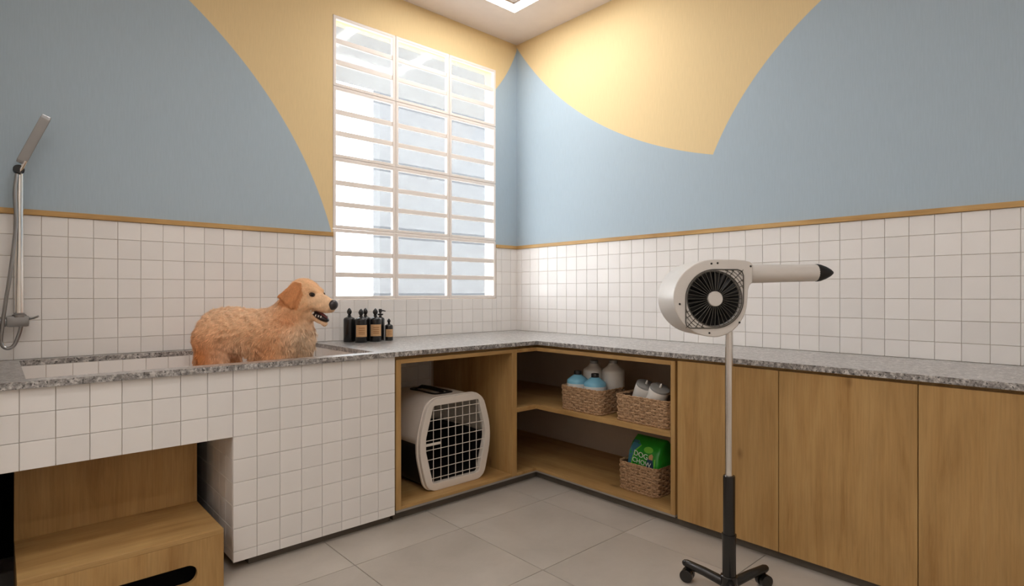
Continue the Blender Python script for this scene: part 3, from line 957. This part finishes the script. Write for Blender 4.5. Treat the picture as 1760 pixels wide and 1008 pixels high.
B().tube([Vector((0.0, -0.085, 0.675)), Vector((0.0, -0.085, 0.675)) + hd * 0.06], 0.0085, 10).build('head_neck', M['chrome'], sh, smooth=True)
hs = B()
base_p = Vector((0.004, -0.085, 0.72)); side = Vector((0.90, 0.05, -0.36)).normalized()
side = (side - hd * side.dot(hd)).normalized(); nn = hd.cross(side).normalized()
rings = []
for s_, w2, t2 in ((0.0, 0.016, 0.009), (0.012, 0.019, 0.011), (0.23, 0.019, 0.011), (0.246, 0.017, 0.009)):
    c_ = base_p + hd * s_
    rings.append([tuple(c_ + side * a + nn * q) for a, q in ((-w2, -t2), (w2, -t2), (w2, t2), (-w2, t2))])
hs.ring_loft(rings)
hso = hs.build('spray_head', M['brushed'], sh, bevel=0.003)

# ------------------------------------------------------------------ standing pet dryer
PX, PY = -1.040, -2.392
dry = empty('pet_dryer', (PX, PY, 0), R(-40), 'grey pet dryer with round fan grille on a wheeled chrome and black stand', 'pet dryer')
# everything below is local: pole at the origin, +x along the nozzle, -y out of the grille
B().tube([(0, 0, 0.46), (0, 0, 1.08)], 0.0155, 20).build('pole', M['chrome'], dry, smooth=True)
B().lathe([(0, 0.225), (0.0235, 0.225), (0.0235, 0.468), (0.0225, 0.472), (0, 0.472)], seg=24).build('upper_sleeve', M['black_metal'], dry, smooth=True)
B().lathe([(0, 0.06), (0.0265, 0.06), (0.0265, 0.228), (0.0285, 0.229), (0.0285, 0.236), (0.024, 0.2365), (0, 0.2365)], seg=24).build('lower_sleeve', M['black_metal'], dry, smooth=True)
hub = B().lathe([(0, 0.012), (0.028, 0.012), (0.033, 0.02), (0.033, 0.068), (0.030, 0.0705), (0, 0.0705)], seg=24).build('base_hub', M['black_metal'], dry, smooth=True)
def cam_dir(deg):  # plan angle measured in world space, converted to the local frame
    return R(deg) + R(40)
for wa in (-26.0, 104.7, 219.0):
    a = cam_dir(wa)
    d = Vector((math.cos(a), math.sin(a), 0))
    lg = B().tube([d * 0.02 + Vector((0, 0, 0.036)), d * 0.10 + Vector((0, 0, 0.058)), d * 0.17 + Vector((0, 0, 0.072)), d * 0.183 + Vector((0, 0, 0.074)), d * 0.189 + Vector((0, 0, 0.0745))], [0.020, 0.018, 0.0165, 0.012, 0.005], 16).build('leg', M['black_metal'], dry, smooth=True, angle=60)
    c_ = d * 0.168
    n_ = Vector((-d.y, d.x, 0))
    cs = B().tube([c_ + Vector((0, 0, 0.068)), c_ + Vector((0, 0, 0.04))], 0.007, 10).build('caster_stem', M['black_metal'], lg, smooth=True)
    for s_ in (-1, 1):
        q = c_ + n_ * (0.014 * s_) + Vector((0, 0, 0.0265))
        B().tube([q - n_ * 0.010, q - n_ * 0.0085, q + n_ * 0.0085, q + n_ * 0.010], [0.022, 0.0262, 0.0262, 0.022], 20).build('caster_wheel', M['black_metal'], lg, smooth=True, angle=50)
HXc, HYf, HZc = -0.10, -0.10, 1.190   # grille centre on the front face
def hpoly(s=1.0):
    o = []
    for k in range(0, 37):
        t = R(90 + 5 * k); o.append((0.160 * s * math.cos(t), 0.150 * s * math.sin(t)))
    for k in range(1, 18):
        t = R(270 + 5 * k)
        o.append((0.130 * s * math.cos(t), 0.150 * s * math.sin(t)))
    o += [(0.132 * s, 0.03 * s), (0.138 * s, 0.05 * s), (0.150 * s, 0.062 * s), (0.152 * s, 0.128 * s), (0.142 * s, 0.140 * s), (0.12 * s, 0.147 * s), (0.08 * s, 0.150 * s)]
    return [(x + HXc, z + HZc) for x, z in o]
GR = 0.106
gh = [(HXc + GR * math.cos(R(6 * k)), HZc - 0.002 + GR * math.sin(R(6 * k))) for k in range(60)]
housing = B().prism(hpoly(), [gh], 'xz', HYf, HYf + 0.205).build('housing', M['grey_plastic'], dry, bevel=0.007, smooth=True, angle=50, segs=3)
B().lathe([(0, 0.022), (GR - 0.0005, 0.022), (GR - 0.0005, 0.026), (0, 0.026)], (HXc, HYf, HZc - 0.002), 48, 'y').build('intake_disc', M['rubber'], dry)
fan = B()
for k in range(22):
    t = 2 * math.pi * k / 22
    u = Vector((math.cos(t), 0, math.sin(t))); w2 = Vector((-math.sin(t), 0, math.cos(t)))
    c0 = Vector((HXc, HYf + 0.004, HZc - 0.002))
    pr = [c0 + u * 0.034 - w2 * 0.002, c0 + u * 0.1 - w2 * 0.002 + Vector((0, 0.0, 0))]
    qs = [c0 + u * 0.034 + w2 * 0.004 + Vector((0, 0.016, 0)), c0 + u * 0.1 + w2 * 0.014 + Vector((0, 0.016, 0))]
    th = Vector((0, 0.0015, 0))
    fan.ring_loft([[tuple(pr[0]), tuple(pr[1]), tuple(pr[1] + th), tuple(pr[0] + th)], [tuple(qs[0]), tuple(qs[1]), tuple(qs[1] + th), tuple(qs[0] + th)]])
fan.build('fan_blades', M['black_plastic'], dry)
gr = B()
c0 = Vector((HXc, HYf - 0.006, HZc - 0.002))
for k in range(36):
    t = 2 * math.pi * k / 36
    u = Vector((math.cos(t), 0, math.sin(t)))
    gr.tube([c0 + u * 0.026, c0 + u * 0.07 + Vector((0, -0.002, 0)), c0 + u * 0.107 + Vector((0, 0.003, 0))], 0.0014, 5)
for rr in (0.107,):
    lp = [c0 + Vector((rr * math.cos(R(7.5 * k)), 0.001 + (0.003 if rr > 0.1 else 0), rr * math.sin(R(7.5 * k)))) for k in range(49)]
    gr.tube(lp, 0.0013 if rr < 0.1 else 0.002, 5, cap=False)
gro = gr.build('grille', M['wire'], dry, smooth=True)
# leaf-shaped wire outline with two pointed corners
leaf = []
q_ = 0.113
for k in range(0, 19): leaf.append((q_ * math.cos(R(90 + 5 * k)), q_ * math.sin(R(90 + 5 * k))))
leaf += [(-q_, -0.09), (-q_ + 0.004, -q_ + 0.008), (-0.095, -q_)]
for k in range(0, 19): leaf.append((q_ * math.cos(R(270 + 5 * k)), q_ * math.sin(R(270 + 5 * k))))
leaf += [(q_, 0.09), (q_ - 0.006, q_ - 0.006), (0.09, q_), (0.0, q_)]
B().tube([c0 + Vector((x, 0.004, z)) for x, z in leaf], 0.0022, 6, cap=False).build('outer_wire', M['wire'], gro, smooth=True)
cw = B()
for sgn in (1, -1):
    for rr in (0.118, 0.129, 0.140):
        lp = []
        for k in range(25):
            t = R(20 + 50 * k / 24 if False else 12 + 66 * k / 24)
            x, z = rr * math.cos(t), rr * math.sin(t)
            if abs(x) < q_ - 0.001 and abs(z) < q_ - 0.001: lp.append(c0 + Vector((sgn * x, 0.004, sgn * z)))
        if len(lp) > 2: cw.tube(lp, 0.0012, 5)
    for t in (25, 34, 45, 56, 65):
        t = R(t); u = Vector((math.cos(t) * sgn, 0, math.sin(t) * sgn))
        lim = min((q_) / max(abs(u.x), 1e-3), (q_) / max(abs(u.z), 1e-3))
        cw.tube([c0 + u * 0.107 + Vector((0, 0.004, 0)), c0 + u * (lim - 0.001) + Vector((0, 0.004, 0))], 0.0013, 5)
cw.build('corner_wires', M['wire'], gro, smooth=True)
B().lathe([(0, -0.012), (0.027, -0.012), (0.029, -0.009), (0.029, 0.002), (0, 0.002)], (HXc, HYf, HZc - 0.002), 30, 'y').build('grille_cap', M['grey_plastic'], dry, smooth=True)
for x, z in ((-0.012, 0.134), (0.012, 0.136), (0.142, 0.124), (-0.136, -0.022), (0.098, -0.094), (-0.02, -0.134)):
    B().lathe([(0, -0.0025), (0.003, -0.0025), (0.004, -0.001), (0.004, 0.001), (0, 0.001)], (HXc + x, HYf, HZc + z), 10, 'y').build('screw', M['rubber'], dry)
nz = HZc + 0.097
B().tube([(HXc + 0.12, HYf + 0.055, nz), (HXc + 0.155, HYf + 0.055, nz), (HXc + 0.17, HYf + 0.055, nz), (HXc + 0.432, HYf + 0.055, nz + 0.004)], [0.04, 0.04, 0.0375, 0.034], 26).build('nozzle', M['grey_plastic'], dry, smooth=True)
tip = []
for s_, ry, rz_ in ((0.425, 0.0325, 0.0325), (0.434, 0.0355, 0.0355), (0.45, 0.034, 0.033), (0.468, 0.031, 0.026), (0.484, 0.026, 0.017), (0.494, 0.018, 0.009), (0.498, 0.008, 0.004)):
    tip.append([(HXc + s_, HYf + 0.055 + ry * math.cos(2 * math.pi * k / 22), nz + 0.004 + rz_ * math.sin(2 * math.pi * k / 22)) for k in range(22)])
B().ring_loft(tip).build('nozzle_tip', M['black_plastic'], dry, smooth=True)

# ------------------------------------------------------------------ golden retriever standing in the bath
def build_dog():
    step_ = 0.0055
    lo = np.array([-0.42, -0.20, -0.012]); hi = np.array([0.45, 0.20, 0.72])
    n = np.ceil((hi - lo) / step_).astype(int)
    gx, gy, gz = np.meshgrid(*[lo[i] + step_ * np.arange(n[i]) for i in range(3)], indexing='ij')
    Pg = np.stack([gx, gy, gz], -1).astype(np.float32).reshape(-1, 3)
    def smin(a, c, k):
        h = np.clip(0.5 + 0.5 * (c - a) / k, 0, 1)
        return c + (a - c) * h - k * h * (1 - h)
    def cone(p, a, c, r1, r2):
        a = np.array(a, np.float32); c = np.array(c, np.float32)
        ab = c - a
        t = np.clip(((p - a) @ ab) / max(float(ab @ ab), 1e-9), 0, 1)
        q = p - a - t[:, None] * ab
        return np.sqrt((q * q).sum(1)) - (r1 + (r2 - r1) * t)
    def ell(p, c, r):
        q = (p - np.array(c, np.float32)) / np.array(r, np.float32)
        k0 = np.sqrt((q * q).sum(1)); q2 = q / np.array(r, np.float32)
        k1 = np.sqrt((q2 * q2).sum(1)) + 1e-6
        return k0 * (k0 - 1) / k1
    def tri(p, a, b_, c, th):
        a, b_, c = [np.array(v, np.float32) for v in (a, b_, c)]
        ba, cb, ac = b_ - a, c - b_, a - c
        pa, pb, pc = p - a, p - b_, p - c
        nor = np.cross(ba, ac)
        def d2(v): return (v * v).sum(1)
        ins = (np.sign(pa @ np.cross(ba, nor)) + np.sign(pb @ np.cross(cb, nor)) + np.sign(pc @ np.cross(ac, nor)) < 2.0)
        def seg(pp, e): 
            t = np.clip((pp @ e) / float(e @ e), 0, 1); return d2(e[None] * t[:, None] - pp)
        m = np.minimum(np.minimum(seg(pa, ba), seg(pb, cb)), seg(pc, ac))
        pl = (pa @ nor) ** 2 / float(nor @ nor)
        return np.sqrt(np.where(ins, m, pl)) - th
    # head frame
    Hc = np.array([0.232, -0.008, 0.598]); yaw, pitch = R(-22), R(16)
    cy, sy, cp, sp_ = math.cos(yaw), math.sin(yaw), math.cos(pitch), math.sin(pitch)
    f = np.array([cy * cp, sy * cp, -sp_]); l = np.array([-sy, cy, 0]); u = np.array([cy * sp_, sy * sp_, cp])
    Rh = np.stack([f, l, u], 1)     # head -> body
    def h2b(p): return Hc + Rh @ np.array(p)
    def sdf(p, parts=False):
        d = cone(p, (-0.195, 0, 0.408), (-0.13, 0, 0.415), 0.116, 0.107)
        for a, c, r1, r2, k in (
            ((-0.13, 0, 0.413), (0.03, 0, 0.385), 0.107, 0.124, 0.05),
            ((0.03, 0, 0.378), (0.13, 0, 0.37), 0.128, 0.132, 0.05),
            ((0.05, 0, 0.29), (0.155, 0, 0.305), 0.085, 0.10, 0.05),
            ((0.125, 0, 0.41), (0.182, -0.004, 0.535), 0.140, 0.082, 0.05),
            ((0.182, -0.004, 0.535), tuple(h2b((-0.02, 0, -0.02))), 0.082, 0.066, 0.04)):
            d = smin(d, cone(p, a, c, r1, r2), k)
        for s in (-1, 1):
            for a, c, r1, r2, k in (
                ((-0.215, s * 0.062, 0.37), (-0.205, s * 0.078, 0.25), 0.092, 0.07, 0.035),
                ((-0.205, s * 0.078, 0.25), (-0.292, s * 0.075, 0.135), 0.066, 0.033, 0.03),
                ((-0.292, s * 0.075, 0.135), (-0.275, s * 0.075, 0.035), 0.033, 0.030, 0.02),
                ((-0.275, s * 0.075, 0.032), (-0.225, s * 0.075, 0.026), 0.031, 0.028, 0.02),
                ((0.135, s * 0.075, 0.37), (0.10, s * 0.092, 0.245), 0.092, 0.062, 0.035),
                ((0.10, s * 0.092, 0.245), (0.125, s * 0.085, 0.11), 0.058, 0.036, 0.03),
                ((0.125, s * 0.085, 0.11), (0.135, s * 0.085, 0.035), 0.036, 0.031, 0.02),
                ((0.135, s * 0.085, 0.032), (0.175, s * 0.085, 0.026), 0.033, 0.028, 0.02)):
                d = smin(d, cone(p, a, c, r1, r2), k)
        for a, c, r1, r2 in (((-0.27, 0.02, 0.43), (-0.325, 0.05, 0.36), 0.045, 0.035), ((-0.325, 0.05, 0.36), (-0.335, 0.07, 0.20), 0.035, 0.03), ((-0.335, 0.07, 0.20), (-0.33, 0.08, 0.10), 0.03, 0.012)):
            d = smin(d, cone(p, a, c, r1, r2), 0.03)
        q = ((p - Hc.astype(np.float32)) @ Rh.astype(np.float32))
        hd_ = ell(q, (-0.012, 0, 0.012), (0.083, 0.070, 0.068))
        hd_ = smin(hd_, cone(q, (0.04, 0, -0.012), (0.146, 0, -0.018), 0.051, 0.038), 0.025)
        hd_ = smin(hd_, ell(q, (0.108, 0, -0.034), (0.060, 0.044, 0.028)), 0.012)
        for s in (-1, 1):
            hd_ = smin(hd_, ell(q, (0.046, s * 0.032, 0.034), (0.03, 0.020, 0.016)), 0.014)
            hd_ = smin(hd_, ell(q, (0.02, s * 0.045, -0.035), (0.055, 0.032, 0.042)), 0.02)
            hd_ = np.maximum(hd_, -ell(q, (0.068, s * 0.047, 0.019), (0.014, 0.010, 0.009)))
        hd_ = smin(hd_, cone(q, (0.02, 0, -0.065), (0.075, 0, -0.092), 0.036, 0.025), 0.02)
        hd_ = smin(hd_, cone(q, (0.075, 0, -0.092), (0.152, 0, -0.116), 0.023, 0.014), 0.01)
        d = smin(d, hd_, 0.03)
        for s in (-1, 1):
            e = tri(q, (0.0, s * 0.060, 0.050), (-0.066, s * 0.108, -0.030), (0.010, s * 0.100, -0.066), 0.011)
            e = np.minimum(e, tri(q, (-0.035, s * 0.060, 0.048), (0.0, s * 0.060, 0.052), (-0.060, s * 0.105, -0.02), 0.010))
            d = smin(d, e, 0.004)
        # tufted relief of the coat
        w = np.sin(p[:, 0] * 95 + 3.0 * np.sin(p[:, 2] * 40)) * np.sin(p[:, 2] * 62 + 2.5 * np.sin(p[:, 0] * 33 + p[:, 1] * 20)) * np.sin(p[:, 1] * 70 + 1.3)
        far = np.clip((np.linalg.norm(p - Hc.astype(np.float32), axis=1) - 0.12) / 0.08, 0, 1)
        return d - 0.006 * w * far
    V = np.empty(len(Pg), np.float32)
    for i in range(0, len(Pg), 200000):
        V[i:i + 200000] = sdf(Pg[i:i + 200000])
    V = V.reshape(n)
    # surface nets
    s = V < 0
    c8 = [V[i:n[0]-1+i, j:n[1]-1+j, k:n[2]-1+k] for i in (0, 1) for j in (0, 1) for k in (0, 1)]
    b8 = [c < 0 for c in c8]
    cnt = sum(x.astype(int) for x in b8)
    act = (cnt > 0) & (cnt < 8)
    idx = -np.ones(act.shape, int); idx[act] = np.arange(act.sum())
    vals = np.stack([c[act] for c in c8], 1)
    offs = np.array([(i, j, k) for i in (0, 1) for j in (0, 1) for k in (0, 1)], float)
    acc = np.zeros((len(vals), 3)); wt = np.zeros(len(vals))
    for a in range(8):
        for c in range(a + 1, 8):
            if abs(offs[a] - offs[c]).sum() != 1: continue
            va, vc = vals[:, a], vals[:, c]
            m = (va < 0) != (vc < 0)
            t = np.where(m, va / np.where(m, va - vc, 1), 0)
            acc += m[:, None] * (offs[a] + t[:, None] * (offs[c] - offs[a])); wt += m
    base = np.argwhere(act)
    verts = lo + step_ * (base + acc / wt[:, None])
    quads = []
    for ax in range(3):
        o1, o2 = [(1, 2), (2, 0), (0, 1)][ax]
        sl = [slice(None)] * 3; sh_ = [slice(None)] * 3
        sl[ax] = slice(0, -1); sh_[ax] = slice(1, None)
        A, Cc = s[tuple(sl)], s[tuple(sh_)]
        e = np.argwhere(A != Cc)
        e = e[(e[:, o1] > 0) & (e[:, o2] > 0) & (e[:, o1] < n[o1] - 1) & (e[:, o2] < n[o2] - 1)]
        if not len(e): continue
        def cell(d1, d2):
            q = e.copy(); q[:, o1] -= d1; q[:, o2] -= d2
            return idx[q[:, 0], q[:, 1], q[:, 2]]
        Q = np.stack([cell(1, 1), cell(0, 1), cell(0, 0), cell(1, 0)], 1)
        flip = ~A[tuple(e.T)]
        Q[flip] = Q[flip][:, ::-1]
        quads.append(Q)
    quads = np.concatenate(quads)
    # normals from the field
    vf = verts.astype(np.float32)
    g = np.stack([sdf(vf + np.eye(3, dtype=np.float32)[i] * 0.003) - sdf(vf - np.eye(3, dtype=np.float32)[i] * 0.003) for i in range(3)], 1)
    g /= np.linalg.norm(g, axis=1, keepdims=True) + 1e-9
    # coat colour, with some light and shade painted in
    def lin(c): return np.array(srgb(*c)[:3])
    def coat(p, g=None):
        q = (p - Hc) @ Rh
        col = np.tile(lin((236, 192, 152)), (len(p), 1))
        def blend(mask, c):
            nonlocal col
            m = np.clip(mask, 0, 1)[:, None]; col = col * (1 - m) + lin(c) * m
        sm = lambda x, a, c: np.clip((x - a) / (c - a), 0, 1)
        blend(0.7 * sm(p[:, 2], 0.44, 0.53) * (p[:, 0] < 0.1), (236, 202, 168))  # upper back lightened: light from above painted into the coat
        blend(0.92 * np.exp(-((p[:, 0] + 0.24) ** 2 + (p[:, 2] - 0.28) ** 2) / 0.014), (198, 120, 62))  # reddish thigh fur, deepened to stand in for shade
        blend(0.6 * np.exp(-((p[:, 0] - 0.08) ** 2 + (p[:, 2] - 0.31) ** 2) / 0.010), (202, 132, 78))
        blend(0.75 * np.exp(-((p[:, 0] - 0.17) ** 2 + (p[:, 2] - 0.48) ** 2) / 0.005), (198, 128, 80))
        ch = sm(p[:, 0], 0.14, 0.235) * sm(-p[:, 2], -0.47, -0.40)
        blend(0.9 * ch, (226, 200, 170))
        blend(0.6 * np.exp(-((p[:, 0] + 0.10) ** 2 / 0.006 + (p[:, 2] - 0.29) ** 2 / 0.003)), (236, 204, 174))
        hm = np.exp(-((q[:, 0] - 0.02) ** 2 + q[:, 1] ** 2 + q[:, 2] ** 2) / 0.02)
        blend(0.5 * hm, (222, 172, 124))
        blend(sm(q[:, 0], 0.03, 0.09) * (q[:, 2] < 0.03) * 0.75 * (np.abs(q[:, 1]) < 0.06) * (q[:, 2] > -0.14), (232, 196, 160))
        ear = (np.abs(q[:, 1]) > 0.066) & (q[:, 2] > -0.075) & (q[:, 2] < 0.06) & (q[:, 0] < 0.035) & (q[:, 0] > -0.08)
        blend(0.9 * ear, (204, 136, 86))
        nz_ = np.sin(p[:, 0] * 83 + 5 * np.sin(p[:, 2] * 29)) * np.sin(p[:, 2] * 71 + 4 * np.sin(p[:, 1] * 37))
        return col * (1 + 0.10 * nz_[:, None])
    dog = empty('dog', (-2.215, -0.44, 0.606), R(-38), 'golden retriever standing in the tiled bath, mouth open, facing right', 'dog')
    me = bpy.data.meshes.new('body')
    me.from_pydata(verts.tolist(), [], quads.tolist())
    me.polygons.foreach_set('use_smooth', [True] * len(me.polygons))
    ca = me.color_attributes.new('Col', 'FLOAT_COLOR', 'POINT')
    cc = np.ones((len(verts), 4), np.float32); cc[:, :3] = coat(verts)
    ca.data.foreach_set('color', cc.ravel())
    me.materials.append(M['fur'])
    bo = bpy.data.objects.new('body', me); COL.objects.link(bo); bo.parent = dog
    # coat of hair: thin tapering blades lying along the body
    rng = np.random.default_rng(3)
    NH = 42000
    pick = rng.integers(0, len(verts), NH)
    p0 = verts[pick] + rng.normal(0, 0.002, (NH, 3)); nn = g[pick]
    q = (p0 - Hc) @ Rh
    dh = np.linalg.norm(p0 - Hc, axis=1)
    head = (dh < 0.135) | ((q[:, 0] > 0.045) & (q[:, 2] > -0.15))
    flow = np.tile(np.array([-0.75, 0.0, -0.65]), (NH, 1))
    low = p0[:, 2] < 0.36
    flow[low] = (-0.25, 0, -1.0)
    chest = (p0[:, 0] > 0.14) & (p0[:, 2] < 0.5)
    flow[chest] = (0.0, 0, -1.0)
    flow[head] = (Rh @ np.array([-1.0, 0, -0.25]))
    earm = (np.abs(q[:, 1]) > 0.072) & (q[:, 0] < 0.03) & (dh < 0.16)
    flow[earm] = (-0.3, 0, -1.0)
    wv = np.stack([np.sin(p0[:, 2] * 45 + p0[:, 0] * 30), np.sin(p0[:, 0] * 50 + 1), np.sin(p0[:, 1] * 44 + p0[:, 0] * 38)], 1)
    flow = flow + 0.28 * wv * (~head)[:, None] + rng.normal(0, 0.12, (NH, 3))
    flow -= nn * (flow * nn).sum(1, keepdims=True)
    flow /= np.linalg.norm(flow, axis=1, keepdims=True) + 1e-9
    ln = np.full(NH, 0.017); ln[low] = 0.022; ln[chest] = 0.028; ln[head] = 0.008; ln[earm] = 0.010
    front = head & (q[:, 0] > 0.06); ln[front] = 0.005
    keep = ~((np.linalg.norm(q - np.array([0.068, -0.042, 0.018]), axis=1) < 0.019) | (np.linalg.norm(q - np.array([0.068, 0.042, 0.018]), axis=1) < 0.019) | ((q[:, 0] > 0.155) & (q[:, 2] > -0.04)))
    ln *= rng.uniform(0.65, 1.15, NH)
    lift = 0.16
    p1 = p0 + ln[:, None] * 0.5 * (flow + nn * lift); p2 = p0 + ln[:, None] * (flow + nn * lift * 0.6) + np.array([0, 0, -1]) * (ln * 0.08)[:, None]
    sd = np.cross(flow, nn); 
    wdt = np.where(head, 0.0009, 0.0014)[:, None] * rng.uniform(0.7, 1.3, (NH, 1))
    root = p0 - nn * 0.0015
    Vh = np.stack([root - sd * wdt, root + sd * wdt, p1 + sd * wdt * 0.8, p1 - sd * wdt * 0.8, p2], 1)[keep]
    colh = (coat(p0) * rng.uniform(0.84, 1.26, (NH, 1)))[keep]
    m_ = len(Vh)
    ids = np.arange(m_)[:, None] * 5
    f4 = (ids + np.array([[0, 1, 2, 3]])).tolist(); f3 = (ids + np.array([[3, 2, 4]])).tolist()
    mh = bpy.data.meshes.new('coat')
    mh.from_pydata(Vh.reshape(-1, 3).tolist(), [], f4 + f3)
    ca = mh.color_attributes.new('Col', 'FLOAT_COLOR', 'POINT')
    cc = np.ones((m_ * 5, 4), np.float32); cc[:, :3] = np.repeat(np.clip(colh, 0, 1), 5, 0)
    ca.data.foreach_set('color', cc.ravel())
    mh.materials.append(M['fur'])
    ho = bpy.data.objects.new('coat', mh); COL.objects.link(ho); ho.parent = dog; ho['kind'] = 'stuff'
    # face details, in the head frame
    Rm = Matrix([list(r) for r in Rh])
    def P3(p): return tuple(h2b(p))
    def hell(nm, c, r, m, tilt=0.0, parent=dog):
        rot = Rm @ Matrix.Rotation(tilt, 3, 'Y')
        return B().ell(P3(c), r, 18, 12, rot).build(nm, M[m], parent, smooth=True, angle=80)
    hell('nose', (0.172, 0, -0.008), (0.023, 0.029, 0.027), 'nose')
    mo = hell('mouth', (0.114, 0, -0.084), (0.056, 0.0315, 0.0175), 'mouth', 0.22)
    hell('tongue', (0.116, 0, -0.074), (0.046, 0.018, 0.010), 'tongue', 0.22, mo)
    for s_ in (-1, 1):
        ey = hell('eye', (0.0665, s_ * 0.0425, 0.0185), (0.0105, 0.0085, 0.0095), 'eye')
        rot = Rm
        rim = B()
        lp = []
        for k in range(17):
            t = 2 * math.pi * k / 16
            lp.append(Vector(P3((0.070 + 0.0115 * math.cos(t), s_ * (0.0475 - 0.006 * math.cos(t)), 0.0185 + 0.009 * math.sin(t)))))
        rim.tube(lp, 0.0022, 6, cap=False).build('eye_rim', M['eyelid'], ey, smooth=True)
        for k, (xx, zz, up) in enumerate(((0.074, -0.066, -1), (0.092, -0.071, -1), (0.138, -0.082, 1), (0.086, -0.078, 1), (0.108, -0.084, 1), (0.124, -0.083, 1))):
            p_ = Vector(P3((xx, s_ * (0.031 - 0.10 * max(0, xx - 0.10)), zz)))
            dz = Vector(Rh[:, 2]) * up
            B().tube([p_ - dz * 0.003, p_ + dz * 0.004, p_ + dz * 0.008], [0.0032, 0.0026, 0.0006], 6).build('tooth', M['tooth'], mo, smooth=True)
    return dog
build_dog()
